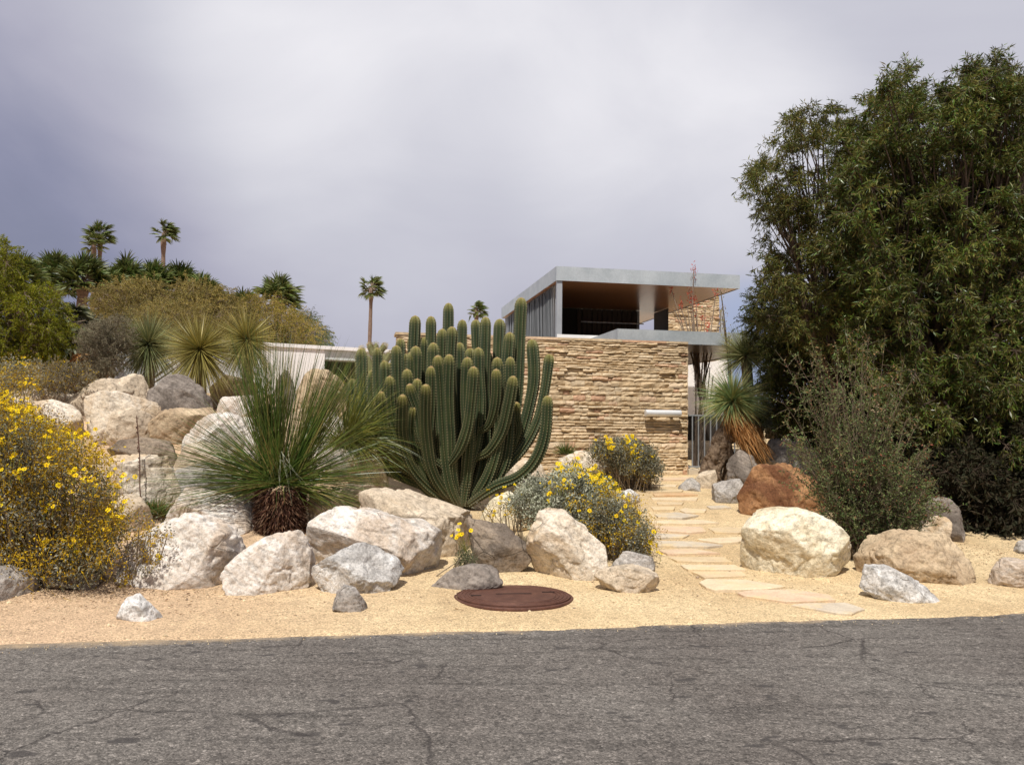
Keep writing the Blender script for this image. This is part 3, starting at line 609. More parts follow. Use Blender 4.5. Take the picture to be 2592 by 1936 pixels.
for (sx, sy, L, a) in ((.0, .02, .34, .1), (.62 * Rm, .25 * Rm, .12, .2), (-.66 * Rm, -.16 * Rm, .1, .1)):
    mb = MB(); mb.box((-L / 2, -.011, 0), (L / 2, .011, .0035), lambda V: V @ np.array([[math.cos(a), math.sin(a), 0], [-math.sin(a), math.cos(a), 0], [0, 0, 1]]) + np.array([h[0] + sx, h[1] + sy, cz + .0385]))
    mb.build('pry_slot', dk, mc)

# ---------------------------------------------------------------- the house
HC = W(1738, 1195, 18.0); HC[2] = 0
def toL(p): q = np.asarray(p, float) - HC; return np.stack([q @ SD, q @ TD, q[..., 2]], -1)
def fromL(V): V = np.asarray(V, float); return HC + V[:, :1] * SD + V[:, 1:2] * TD + V[:, 2:3] * np.array([0, 0, 1.])
def L(px, py, t):
    d = ray(px, py); o = np.array([0, 0, EYE]); k = (t - (o - HC) @ TD) / (d @ TD); return toL(o + d * k)
def Lz(px, py, z):
    d = ray(px, py); k = (z - EYE) / d[2]; return toL(np.array([0, 0, EYE]) + d * k)
def Ls(px, py, s):
    d = ray(px, py); o = np.array([0, 0, EYE]); k = (s - (o - HC) @ SD) / (d @ SD); return toL(o + d * k)
def m_stone():
    t = NT('sandstone'); p = t.pos(); n = t.noise(p, 12, 6, .7); n2 = t.noise(p, 1.6, 3)
    c = t.ramp(t.island(), [(0, (.44,.32,.19)), (.2, (.55,.415,.255)), (.45, (.61,.475,.31)), (.7, (.52,.39,.24)), (.88, (.65,.53,.37)), (.96, (.56,.36,.23)), (1, (.50,.31,.20))])
    c = t.mix(1., c, t.ramp(n, [(.3, .72), (.6, 1.08)]), 'MULTIPLY'); c = t.mix(.5, c, t.mix(1., c, t.ramp(n2, [(.35, .7), (.65, 1.2)]), 'MULTIPLY'))
    return t.done(t.pbr(c, .93, nrm=t.bump(n, .7, .02), spec=.15))
M['stone'] = m_stone(); M['grout'] = mat_flat('brown_mortar', (.30,.21,.12), .95)  # brown mortar behind the stone courses
def stone_face(mb, s0, s1, z0, z1, t, seed=1, big=.09):
    """courses of split-face slabs on the plane t, facing -t"""
    r = np.random.default_rng(seed); z = z0
    while z < z1 - .01:
        hgt = min(r.choice([.04, .055, .07, .09, .12, .15], p=[.24, .28, .22, .16, .07, .03]), z1 - z)
        s = s0 - r.uniform(0, .2)
        while s < s1:
            ln = r.uniform(.12, .46) * (1.25 if hgt < .06 else .8); a, b = max(s, s0), min(s + ln, s1)
            if b - a > .02:
                k = max(2, int((b - a) / .05)); jj = 4
                g = .002; pro = r.uniform(.0, .022) + (r.random() < .12) * r.uniform(.02, .045)
                us = np.linspace(a + g, b - g, k + 1); vs = np.linspace(z + .003, z + hgt - .003, jj)
                U, Vv = np.meshgrid(us, vs); T = np.full(U.shape, -.025 - pro)
                P3 = np.stack([U * 9, Vv * 22, T * 0 + r.uniform(0, 90)], -1)
                T = T - fbm(P3, 3, 5) * .028
                T[0] += .016 + .01 * vnoise(P3[0] * 2); T[-1] += .010; T[:, 0] += .008; T[:, -1] += .008
                Vv = Vv + vnoise(P3 * np.array([.7, 0.01, 1]), 4) * .012 * np.array([1, 1, 1, 1])[:, None]
                P = np.stack([U, t + T, Vv], -1).reshape(-1, 3); w = k + 1
                ii = np.arange(jj * w).reshape(jj, w); F = np.stack([ii[:-1, :-1], ii[:-1, 1:], ii[1:, 1:], ii[1:, :-1]], -1).reshape(-1, 4)
                ring = np.concatenate([ii[0, :], ii[1:, -1], ii[-1, -2::-1], ii[-2:0:-1, 0]]); bk = P[ring].copy(); bk[:, 1] = t + .03
                n0 = len(P); rk = len(ring); j0 = np.arange(rk); j1 = (j0 + 1) % rk
                F2 = np.stack([ring[j1], ring[j0], n0 + j0, n0 + j1], -1)
                mb.add(fromL(np.vstack([P, bk])), [np.vstack([F, F2])])
            s += ln
        z += hgt
wl = L(1003, 846, 0)[0]; ztop = L(1738, 866, 0)[2]; ztop2 = L(1003, 846, 0)[2]
zb0 = float(ground(*HC[:2])) - .25
sw = empty('stone_wall', tuple(HC + np.array([0, 0, 0])), 'long wall of split sandstone courses in front of the house', 'stone wall', rz=YAW)
mb = MB(); stone_face(mb, wl, 0.0, zb0, ztop - .045, 0, 3)
mb.build('masonry', M['stone'], sw)
mb = MB()
# right and left returns plus top course
def rot90(fn, at, sgn):
    pass
mb.box((wl + .02, .012, zb0), (-.015, .42, ztop - .05), fromL); mb.build('core', M['grout'], sw)
mb = MB(); s = wl - .02
while s < 0:
    b = min(s + rng.uniform(.5, 1.1), .012); mb.box((s + .003, -.055, ztop - .045 + .0), (b, .45, ztop + rng.uniform(-.004, .006)), fromL); s = b
mb.build('coping', M['stone'], sw)
# end face of the wall (towards the gate)
mb = MB(); mbe = MB()
r_ = np.random.default_rng(5); z = zb0
while z < ztop - .05:
    hg = r_.uniform(.04, .09); mbe.box((-.014, -.02, z + .003), (.012 + r_.uniform(0, .015), .43, min(z + hg, ztop - .05) - .003), fromL); z += hg
mbe.build('end_masonry', M['stone'], sw)

galv = NT('galvanised_fascia'); p = galv.pos(); n = galv.noise(p, 1.6, 5, .6); n2 = galv.noise(p, 25, 4, .7)
c = galv.ramp(n, [(.35, (.40,.44,.46)), (.65, (.54,.575,.59))]); c = galv.mix(1., c, galv.ramp(n2, [(.3, .88), (.7, 1.08)]), 'MULTIPLY')
M['galv'] = galv.done(galv.pbr(c, .45, .35, spec=.5, nrm=galv.bump(n2, .15, .004)))
M['silver'] = mat_flat('brushed_aluminium', (.72,.73,.74), .42, .45, nsc=3, var=.08)
M['slat'] = mat_flat('aluminium_louvre', (.42,.44,.46), .5, .5, nsc=2, var=.12)
M['whitewall'] = mat_flat('white_stucco', (.74,.72,.70), .9, nsc=3, var=.05, bump=.2)
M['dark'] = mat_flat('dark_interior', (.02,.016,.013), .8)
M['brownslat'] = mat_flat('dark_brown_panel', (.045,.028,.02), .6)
M['glass'] = mat_flat('dark_window_glass', (.05,.055,.035), .12, spec=.6)
def m_wood():
    t = NT('varnished_wood_ceiling'); p = t.mapv(t.pos(), (1, 1, 1), rot=(0, 0, -YAW))
    s = t.n('ShaderNodeSeparateXYZ', {0: p}); y = t.math('MULTIPLY', s.outputs[0], 9.0); fr = t.math('FRACT', y)
    n = t.noise(t.mapv(p, (14, .7, 1)), 3, 6, .6)
    c = t.ramp(n, [(.3, (.25,.10,.04)), (.7, (.42,.19,.08))])
    ln = t.ramp(fr, [(0, .3), (.05, 1), (.95, 1), (1, .3)]); c = t.mix(1., c, ln, 'MULTIPLY')
    return t.done(t.pbr(c, .28, nrm=t.bump(t.noise(t.mapv(p, (3, 1, 1)), 3, 2), .25, .02), spec=.5))
M['wood'] = m_wood()

hs = empty('flat_roofed_house', tuple(HC), 'modern house with a raised open pavilion under a thin grey metal flat roof', 'house', rz=YAW)
tg = 3.4
a = L(1410, 677, tg); b_ = L(1870, 698, tg); bo = L(1413, 711, tg); s0, s1 = a[0], b_[0]; zt = (a[2] + b_[2]) / 2; zr = zt - (a[2] - bo[2])
far = Lz(1255, 780, zt); Dp = far[1] - tg
print('pavilion', s0, s1, zt, zr, 'depth', Dp, 'wall', wl, ztop, ztop2, 'HC', HC)
Dp = min(max(Dp, 5), 11)
mb = MB(); mb.box((s0, tg, zr + .05), (s1, tg + Dp, zt), fromL); uroof = mb.build('roof', mat_flat('roof_top', (.4,.4,.4), .8), hs)
mb = MB()
mb.box((s0 - .02, tg - .02, zr), (s1 + .02, tg - .0, zt + .02), fromL); mb.box((s0 - .02, tg, zr), (s0, tg + Dp, zt + .02), fromL)
mb.box((s1, tg, zr), (s1 + .02, tg + Dp, zt + .02), fromL); mb.box((s0, tg + Dp, zr), (s1, tg + Dp + .02, zt + .02), fromL)
mb.build('fascia', M['galv'], uroof)
mb = MB(); mb.box((s0 + .03, tg + .01, zr + .012), (s1 - .01, tg + Dp - .01, zr + .045), fromL); mb.build('wood_ceiling', M['wood'], uroof)
# louvred left side
zf = 3.3 if ztop < 3.1 else ztop - .1
zf = 3.86
mb = MB(); k = int(Dp / .165)
for i in range(k):
    t0 = tg + .22 + i * .165; ag = .42 + (rng.random() - .5) * .25
    dx, dy = math.sin(ag) * .075, math.cos(ag) * .075
    V = np.array([[-dx, -dy, 0], [-dx + .012, -dy, 0], [dx + .012, dy, 0], [dx, dy, 0]]); V2 = V.copy(); V2[:, 2] = zr - zf
    V = np.vstack([V, V2]) + np.array([s0 + .10, t0, zf])
    mb.add(fromL(V), [[[0,3,2,1],[4,5,6,7],[0,1,5,4],[1,2,6,5],[2,3,7,6],[3,0,4,7]]])
mb.build('louvre_screen', M['slat'], hs)
mb = MB(); mb.box((s0 + .01, tg + .02, zf), (s0 + .14, tg + .13, zr), fromL); mb.build('post', M['slat'], hs)
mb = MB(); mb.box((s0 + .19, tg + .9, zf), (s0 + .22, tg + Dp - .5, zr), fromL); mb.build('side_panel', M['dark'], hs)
# back: closed from the left to x=1612, sky gap to 1665
tb = tg + Dp * .62
pL = L(1460, 800, tb)[0]; pR = L(1611, 800, tb)[0]; gR = L(1664, 800, tb)[0]
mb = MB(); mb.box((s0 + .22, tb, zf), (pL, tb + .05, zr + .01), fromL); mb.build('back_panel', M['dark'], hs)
mb = MB(); q = (pR - pL) / 12
for i in range(12): mb.box((pL + i * q + .012, tb - .02 - (i % 2) * .02, zf), (pL + (i + 1) * q - .012, tb + .03, zr + .01), fromL)
mb.build('back_louvres', M['brownslat'], hs)
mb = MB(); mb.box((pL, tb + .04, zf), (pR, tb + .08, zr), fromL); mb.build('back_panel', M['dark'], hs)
zz = L(1465, 813, tb - .6)[2]
mb = MB(); tube(mb, fromL([[pL, tb - .5, zz], [pR + .05, tb - .5, zz]]), [.018, .018], 8); mb.build('rail', M['silver'], hs)
mb = MB(); mb.box((pR, tb - .08, zf), (pR + .07, tb, zr), fromL); mb.build('post', M['slat'], hs)
mb = MB(); mb.box((gR, tb - .9, zf), (L(1692, 800, tb - .9)[0], tb + .3, zr), fromL); mb.build('chimney_shade_panel', M['brownslat'], hs)  # separate dark panel, its colour stands in for the chimney's shaded left side
mb = MB(); mb.box((s0 - .0, tg + .14, zf - .04), (L(1692, 800, tb)[0], tg + Dp - .2, zf + .02), fromL); mb.build('deck', M['brownslat'], hs)
fe = L(1415, 846, tg)[2]; mb = MB(); mb.box((s0 + .02, tg + .0, fe - .12), (s1 - .6, tg + .12, fe), fromL); mb.build('deck_edge', M['whitewall'], hs)
# main storey body below, hidden mostly behind the stone wall
mb = MB(); mb.box((wl + 1.2, 2.9, zb0), (-.6, tg + Dp, 3.0), fromL); mb.build('lower_wall', M['whitewall'], hs)
# lower slab roof
tl = 1.1; a = L(1565, 833, tl); b_ = L(1850, 845, tl); zl = (a[2] + b_[2]) / 2; zlb = zl - (b_[2] - L(1850, 876, tl)[2])
bx = L(2120, 852, tl)[0]; Dl = 6.5
q1 = Lz(1836, 904, zlb - .01); q2 = Lz(1740, 925, zlb - .01); sW = (q1[0] + q2[0]) / 2; tW = q1[1]
mb = MB(); mb.box((a[0], tl, zlb + .02), (sW, tl + Dl, zl), fromL); mb.box((sW + .001, tl, zlb + .02), (bx, tW, zl), fromL); lroof = mb.build('roof', mat_flat('lower_roof_top', (.42,.43,.43), .8), hs)
mb = MB(); mb.box((a[0] - .02, tl - .02, zlb), (bx, tl, zl + .015), fromL); mb.box((a[0] - .02, tl, zlb), (a[0], tl + Dl, zl + .015), fromL); mb.build('fascia', M['galv'], lroof)
M['soffit'] = mat_flat('grey_brown_soffit', (.16,.12,.10), .3, nsc=4, var=.25)
mb = MB(); mb.box((a[0] + .01, tl + .01, zlb - .004), (sW - .005, tl + Dl - .01, zlb + .015), fromL); mb.box((sW - .004, tl + .01, zlb - .003), (bx - .01, tW - .01, zlb + .016), fromL); mb.build('soffit', M['soffit'], lroof)
mb = MB(); mb.box((sW - .003, tW, zlb - .02), (sW + .02, tl + Dl, zl + .01), fromL); mb.build('edge_trim', M['gatemetal'] if 'gatemetal' in M else M['galv'], lroof)
tb2 = 13.0; zt2 = 4.6; sR = L(1842, 930, tb2)[0]; zd = L(1765, 1050, 8.0)[2]
mb = MB(); mb.box((-.5, tb2, zb0), (sR, tb2 + .25, zt2), fromL); mb.build('white_wall', M['whitewall'], hs)
mb = MB(); mb.box((.2, 7.9, zb0), (4.4, 8.0, zd), fromL); mb.build('passage_shade_panel', M['dark'], hs)  # near-black sheet, the darkness of the passage behind the gate put into its colour
mb = MB(); mb.box((-.35, .5, zb0), (-.2, 8.9, zlb - .01), fromL); mb.build('entry_wall', M['brownslat'], hs)
# chimney
tc = tb - .2 + 2.0
c0 = L(1690, 800, tc)[0]; c1 = L(1820, 800, tc)[0]; czt = L(1760, 702, tc)[2]
mb = MB(); stone_face(mb, c0, c1, 4.0, czt, tc, 9); mb.build('chimney', M['stone'], hs)
mb = MB(); mb.box((c0, tc + .012, 4.0), (c1, tc + 1.1, czt), fromL); mb.build('chimney_core', M['grout'], hs)
mb = MB(); mb.box((c1 + .02, tc - .1, 4.0), (L(1829, 800, tc)[0], tc + .0, min(czt, zt + .1)), fromL); mb.build('post', M['slat'], hs)

# gate
gt = empty('metal_gate', tuple(HC), 'grey metal bar gate between the stone wall and the yucca', 'gate', rz=YAW)
g0 = .04; g1 = 1.25; tgz = .12; zt_g = L(1745, 1049, tgz)[2]; zb_g = L(1745, 1183, tgz)[2]
M['gatemetal'] = mat_flat('grey_gate_metal', (.33,.34,.35), .5, .4)
mb = MB()
mb.box((g0, tgz, zt_g - .03), (g1, tgz + .03, zt_g), fromL); mb.box((g0, tgz, zb_g), (g1, tgz + .03, zb_g + .03), fromL)
mb.box((g0 - .03, tgz - .002, zb_g - .05), (g0, tgz + .032, zt_g), fromL); mb.box((g1, tgz - .002, zb_g - .1), (g1 + .03, tgz + .032, zt_g), fromL); mb.build('frame', M['gatemetal'], gt)
for s in np.arange(g0 + .13, g1 - .03, .135):
    mb = MB(); mb.box((s, tgz + .004, zb_g + .03), (s + .022, tgz + .026, zt_g - .03), fromL); mb.build('bar', M['gatemetal'], gt)
mb = MB(); mb.box((.03, -.05, zb0), (1.6, .5, zb_g - .035), fromL); tag(mb.build('threshold', mat_flat('pale_concrete', (.55,.46,.34), .9)), 'pale concrete step under the metal gate', 'step')
# tubular light
wlt = empty('wall_light', tuple(HC), 'brushed metal tubular light fixed to the stone wall beside the gate', 'wall light', rz=YAW)
la = L(1635, 1045, -.2); lb = L(1721, 1047, -.2); rr = 8.5 * 17.6 / F_PX
A = fromL([[la[0], -.2, la[2]]])[0]; B = fromL([[lb[0], -.2, la[2]]])[0]
mb = MB(); tube(mb, [A, B], [rr, rr], 24); mb.build('tube_housing', M['silver'], wlt, smooth=False)
for X0, dd in ((A, -1), (B, 1)):
    mb = MB(); tube(mb, [X0, X0 + SD * .012 * dd, X0 + SD * .018 * dd], [rr * 1.06, rr * 1.06, rr * .3], 24); mb.build('end_cap', M['silver'], wlt)
for f in (.2, .8):
    q = la[0] + (lb[0] - la[0]) * f; mb = MB(); mb.box((q - .03, -.2, la[2] - .02), (q + .03, .0, la[2] + .02), fromL); mb.build('bracket', M['gatemetal'], wlt)

# left white wing, another building with its own direction
WA = W(660, 867, 24.0); WB = W(1010, 886, 25.9); WA[2] = WB[2] = (WA[2] + WB[2]) / 2; yd = norm(WB - WA); td = np.array([-yd[1], yd[0], 0]); z_w = WA[2]
def fW(V): V = np.asarray(V, float); o = WA.copy(); o[2] = 0; return o + V[:, :1] * yd + V[:, 1:2] * td + V[:, 2:3] * np.array([0, 0, 1.])
def LW(px, py, t):
    d = ray(px, py); o = np.array([0, 0, EYE]); k = (t - (o - WA) @ td) / (d @ td); q = o + d * k - WA; return (q @ yd, t, q[2] + WA[2])
ww = empty('white_wing', tuple(WA * np.array([1, 1, 0])), 'low white flat roofed building behind the boulder pile', 'building')
sL = LW(300, 875, .0)[0]; sM = LW(822, 900, .0)[0]; sE = LW(1300, 900, .0)[0]; sC = LW(690, 900, .0)[0]
mb = MB(); mb.box((sL, -.06, z_w - .10), (sE, 7, z_w), fW); mb.build('roof', M['whitewall'], ww)
mb = MB(); mb.box((sC - .3, .0, .5), (sM, 6.5, z_w - .102), fW); mb.build('wall', M['whitewall'], ww)
mb = MB(); mb.box((sM + .004, .05, z_w - .38), (sE, 6.5, z_w - .104), fW); mb.build('fascia', mat_flat('grey_white_band', (.50,.53,.52), .7), ww)
mb = MB(); mb.box((sM + .004, .6, .5), (sE, 6.4, z_w - .384), fW); mb.build('window_band', M['glass'], ww)
mb = MB(); mb.box((sL, .1, .5), (sC - .304, 6.5, z_w - .104), fW); mb.build('wall', mat_flat('pale_grey_stucco', (.62,.64,.66), .9), ww)
for o in list(ww.children):
    pass
# ---------------------------------------------------------------- plant materials
LM = {}
LM['bamboo'] = m_leaf('willow_leaf', [(.060,.072,.012), (.09,.098,.018), (.135,.135,.026), (.14,.09,.024), (.20,.20,.05), (.06,.088,.016)], .5, .25, .3, 1.3)
LM['bamboogreen'] = m_leaf('green_willow_leaf', [(.045,.09,.011), (.08,.14,.016), (.12,.19,.026), (.11,.105,.02)], .4, .25, .5, 1.3)
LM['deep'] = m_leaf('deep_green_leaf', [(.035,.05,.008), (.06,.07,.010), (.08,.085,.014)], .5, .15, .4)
LM['mesq'] = m_leaf('fine_mesquite_leaf', [(.19,.18,.025), (.26,.22,.03), (.34,.25,.05), (.38,.25,.06)], .6, .3, .2, .9)
LM['tanbush'] = m_leaf('olive_tan_leaf', [(.23,.18,.045), (.30,.23,.065), (.38,.28,.09), (.19,.18,.045)], .6, .3, .2, .7)
LM['palo'] = m_leaf('palo_verde_leaf', [(.16,.19,.008), (.23,.25,.012), (.30,.27,.02), (.12,.13,.008)], .6, .35, .2, .8)
LM['paloblue'] = m_leaf('blue_green_leaf', [(.10,.13,.07), (.13,.16,.08), (.17,.18,.08)], .6, .3, .2, .8)
LM['grey'] = m_leaf('grey_olive_leaf', [(.17,.15,.09), (.22,.19,.12), (.27,.23,.16), (.15,.14,.08)], .7, .25, .2)
LM['silver'] = m_leaf('silver_leaf', [(.26,.27,.19), (.37,.38,.28), (.48,.48,.37), (.20,.21,.13)], .7, .2, .2, 4)
LM['brit'] = m_leaf('dusty_green_leaf', [(.12,.12,.07), (.17,.17,.11), (.25,.25,.19), (.18,.14,.055), (.34,.34,.28)], .7, .2, .2, 3)
LM['seed'] = m_leaf('ochre_flower_head', [(.36,.22,.012), (.50,.32,.015), (.60,.42,.02), (.26,.16,.02), (.20,.13,.03)], .8, .25, .1, 3)
LM['spiny'] = m_leaf('tiny_grey_green_leaf', [(.07,.115,.035), (.11,.155,.045), (.20,.23,.085), (.12,.11,.04)], .6, .25, .25, 2)
LM['redtip'] = m_leaf('reddish_twig', [(.30,.07,.045), (.34,.14,.07), (.22,.09,.05)], .6, .2, .2)
LM['ochrtip'] = m_leaf('tan_twig_leaf', [(.30,.19,.08), (.36,.22,.11), (.26,.12,.07)], .6, .2, .2)
LM['grass'] = m_leaf('grass_tree_blade', [(.035,.075,.010), (.055,.105,.014), (.085,.135,.020), (.14,.16,.03), (.04,.07,.012), (.24,.19,.06)], .38, .15, .5, 2, (.8, 1.2))
LM['grassy'] = m_leaf('yellow_green_blade', [(.12,.14,.018), (.18,.18,.025), (.25,.21,.04), (.09,.12,.015)], .4, .15, .5, 2, (.8, 1.2))
LM['yucca'] = m_leaf('yucca_blade', [(.14,.17,.065), (.20,.23,.09), (.28,.28,.12), (.33,.29,.12), (.14,.17,.08)], .45, .12, .4, 3, (.8, 1.2))
LM['yuccagreen'] = m_leaf('green_yucca_blade', [(.12,.20,.08), (.17,.26,.11), (.25,.33,.13), (.34,.36,.13), (.40,.33,.11)], .4, .12, .5, 3, (.8, 1.2))
LM['yuccayel'] = m_leaf('yellowish_yucca_blade', [(.24,.21,.05), (.33,.28,.07), (.42,.34,.10), (.18,.18,.05)], .45, .12, .4, 3, (.8, 1.2))
LM['agave'] = m_leaf('blue_grey_blade', [(.14,.17,.14), (.18,.21,.17), (.22,.25,.19)], .5, .1, .4)
LM['drybl'] = m_leaf('dry_brown_blade', [(.30,.14,.045), (.40,.20,.07), (.46,.29,.13), (.22,.10,.035)], .8, .15, .15)
LM['trunkbl'] = m_leaf('dark_brown_leaf_base', [(.045,.017,.010), (.08,.03,.015), (.13,.06,.03), (.20,.12,.07)], .7, .05, .3)
LM['palm'] = m_leaf('palm_blade', [(.06,.10,.02), (.11,.145,.03), (.18,.21,.06), (.13,.13,.04)], .45, .15, .5, 1)
LM['palmlt'] = m_leaf('light_palm_blade', [(.10,.12,.05), (.15,.17,.08), (.22,.23,.12), (.28,.26,.15)], .45, .15, .5, 1)
LM['yellow'] = m_leaf('yellow_petal', [(.84,.62,.008), (.88,.70,.012), (.80,.50,.008)], .7, .3, .1, 3, (.9, 1.1))
LM['eye'] = mat_flat('ochre_flower_centre', (.45,.22,.02), .8)
LM['red'] = m_leaf('scarlet_blossom', [(.55,.05,.03), (.65,.10,.05), (.45,.04,.03)], .6, .3, .2)
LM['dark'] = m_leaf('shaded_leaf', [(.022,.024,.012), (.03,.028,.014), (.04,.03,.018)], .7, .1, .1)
BK = {'tree': m_bark('brown_bark', (.05,.035,.025), (.12,.085,.06), 14), 'light': m_bark('grey_tan_bark', (.14,.10,.07), (.26,.20,.15), 10),
      'dtwig': m_bark('brown_twig', (.09,.065,.04), (.17,.125,.085), 20), 'palm': m_bark('palm_bark', (.12,.08,.06), (.24,.17,.13), 6, 3.5), 'twig': m_bark('tan_twig', (.16,.12,.08), (.28,.22,.15), 20), 'yucca': m_bark('yucca_bark', (.085,.055,.035), (.22,.155,.10), 14, .6, .06)}
UP = np.array([0, 0, 1.])
def gz(p): return float(ground(p[0], p[1]))
def base_at(px, py, Y):
    p = W(px, py, Y); p[2] = gz(p); return p

def plant_tree(name, label, cat, base, Cs, r, twigs, per, leafL, leafW, lm, bark, trunk_r=.08, groups=7, group=None, droop=.4, stem='trunk', fork=.25, outward=.6, lean=None, leafname='foliage', lm2=None, frac2=0, flat=1., inner=.25):
    """trunk, limbs to groups of clusters, branches to clusters, twigs carrying leaves"""
    base = np.array(base, float); Cs = np.asarray(Cs); n = len(Cs); root = empty(name, tuple(base), label, cat, group)
    top = Cs.mean(0); fk = base * (1 - fork) + top * fork; 
    G = Cs[rng.choice(n, min(groups, n), replace=False)]
    for _ in range(4):
        a = np.argmin(((Cs[:, None] - G[None]) ** 2).sum(-1), 1)
        G = np.array([Cs[a == k].mean(0) if (a == k).any() else G[k] for k in range(len(G))])
    a = np.argmin(((Cs[:, None] - G[None]) ** 2).sum(-1), 1)
    mb = MB(); g2 = fk + (G - fk) * .62
    if trunk_r > .03:
        tube(mb, spline([base - UP * .15, base * .6 + fk * .4 + rng.normal(size=3) * .05, fk], 8), np.linspace(trunk_r * 1.25, trunk_r * .8, 8), 9)
        P = arcs(np.repeat(fk[None], len(G), 0), g2, 7, .10, -.04); vtubes(mb, P, np.linspace(trunk_r * .6, trunk_r * .22, 7)[None].repeat(len(G), 0), 6)
    else:
        st = base + rng.normal(size=(len(G), 3)) * np.array([.12, .12, 0]); P = arcs(st, g2, 7, .08, .0); vtubes(mb, P, np.linspace(trunk_r, trunk_r * .5, 7)[None].repeat(len(G), 0), 5)
    P = arcs(g2[a], Cs, 6, .12, .03); vtubes(mb, P, np.linspace(max(trunk_r * .17, .004), max(trunk_r * .04, .002), 6)[None].repeat(n, 0), 4)
    mb.build(stem, bark, root)
    # twigs
    o = np.repeat(Cs, twigs, 0); c = top; od = norm(o - c + rng.normal(size=o.shape) * .3)
    d = norm(rdir(len(o)) + od * outward); d[:, 2] *= flat; d = norm(d); rr = np.repeat(np.broadcast_to(r, (n,)), twigs) * rng.uniform(.5, 1.15, len(o))
    e = o + d * rr[:, None] - UP * (rr * droop * rng.uniform(.2, 1, len(o)))[:, None]
    mt = MB(); Pt = arcs(o, e, 4, .10, .18); vtubes(mt, Pt, np.array([1, .8, .55, .25])[None] * (max(trunk_r * .035, .0025)), 3); tag(mt.build('twigs', bark, root), kind='stuff')
    tt = rng.uniform(inner, 1.0, (len(o), per)); M_ = (o + e) / 2 + UP * (np.linalg.norm(e - o, axis=1) * .18)[:, None]
    q = tt[..., None]; pp = Pt[:, 0][:, None] * (1 - q) ** 2 + 2 * ((Pt[:, 1] * 9 - Pt[:, 0] * 4 - Pt[:, 3]) / 4)[:, None] * q * (1 - q) + Pt[:, 3][:, None] * q ** 2
    ld = norm((e - o)[:, None] / np.maximum(rr[:, None, None], 1e-3) * .7 + rng.normal(size=pp.shape) * .75 - UP * droop * .9)
    pp = pp.reshape(-1, 3); ld = ld.reshape(-1, 3); N_ = len(pp)
    L_ = leafL * rng.uniform(.6, 1.3, N_); W_ = leafW * rng.uniform(.7, 1.3, N_)
    if lm2 is not None:
        k = rng.random(N_) < frac2; mb = MB(); leaves(mb, pp[k], ld[k], L_[k], W_[k]); mb.build(leafname, lm2, root); k = ~k
    else: k = np.ones(N_, bool)
    mb = MB(); leaves(mb, pp[k], ld[k], L_[k], W_[k], bend=.06); mb.build(leafname, lm, root)
    return root

def fan_palm(base, top, R, label, group, nf=34, wind=(.5, 0, 0), lm='palm', trunk_r=.16, skirt=0, nb=16, name='fan_palm', up=.0, cut=-.55):
    base = np.array(base, float); top = np.array(top, float); root = empty(name, tuple(base), label, 'palm tree', group)
    mb = MB(); mid = (base + top) / 2 + np.array([rng.uniform(-.3, .3), 0, 0]) * trunk_r * 4; pts = spline([base - UP * .3, mid, top], 26)
    rad = np.linspace(trunk_r * 1.25, trunk_r * .85, 26) * (1 + .10 * rng.random(26)); rad[-3:] *= [1.3, 1.5, .8]; tube(mb, pts, rad, 9); mb.build('trunk', BK['palm'], root)
    n = nf; d = rdir(n * 3); d = d[d[:, 2] > cut][:n]; n = len(d); d[:, 2] += up; d = norm(d + np.array(wind) * .5)
    pl = R * rng.uniform(.38, .62, n); hub = top + d * pl[:, None] - UP * (R * .18 * (1 - d[:, 2]))[:, None]
    mb = MB(); vtubes(mb, arcs(np.repeat(top[None], n, 0), hub, 4, .03, .08), np.full((n, 4), R * .013), 3); mb.build('leaf_stalks', BK['twig'], root)
    # fan blades
    mb = MB(); sd = norm(np.cross(d, UP + rng.normal(size=(n, 3)) * .25)); fwd_ = norm(d + np.array(wind) * .9 - UP * .15); sd = norm(sd - fwd_ * (sd * fwd_).sum(-1, keepdims=True))
    an = np.linspace(-1.75, 1.75, nb)[None] + rng.normal(size=(n, nb)) * .05
    bd = fwd_[:, None] * np.cos(an)[..., None] + sd[:, None] * np.sin(an)[..., None]; bd = bd + np.array(wind) * .35
    o = np.repeat(hub, nb, 0); L_ = (R * rng.uniform(.42, .62, n))[:, None] * (1 - .25 * np.abs(an) / 1.75)
    blades(mb, o, bd.reshape(-1, 3), L_.ravel(), R * .075, .55, 4, taper=1.6); mb.build('fronds', LM[lm], root)
    if skirt:
        m = int(skirt); th = rng.uniform(0, 6.28, m); o = top - UP * (rng.uniform(0.05, .9, m) * R)[:, None] + np.stack([np.cos(th), np.sin(th), 0 * th], -1) * trunk_r
        dd = np.stack([np.cos(th) * .5, np.sin(th) * .5, -1 + 0 * th], -1); mb = MB(); blades(mb, o, dd, R * .5, R * .05, .6, 3); mb.build('dry_skirt', LM['drybl'], root)
    return root

def spiky_head(parent, c, R, n, lm, nm='leaves', wd=.012, lo=-.95, axis=UP, droop=.06, seg=3, rmin=.8):
    d = rdir(n * 3); d = d[(d @ axis) > lo][:n]; mb = MB(); o = c + d * R * .06
    blades(mb, o, d, R * rng.uniform(rmin, 1.05, len(d)), wd, droop, seg, taper=1.4); return mb.build(nm, LM[lm], parent)

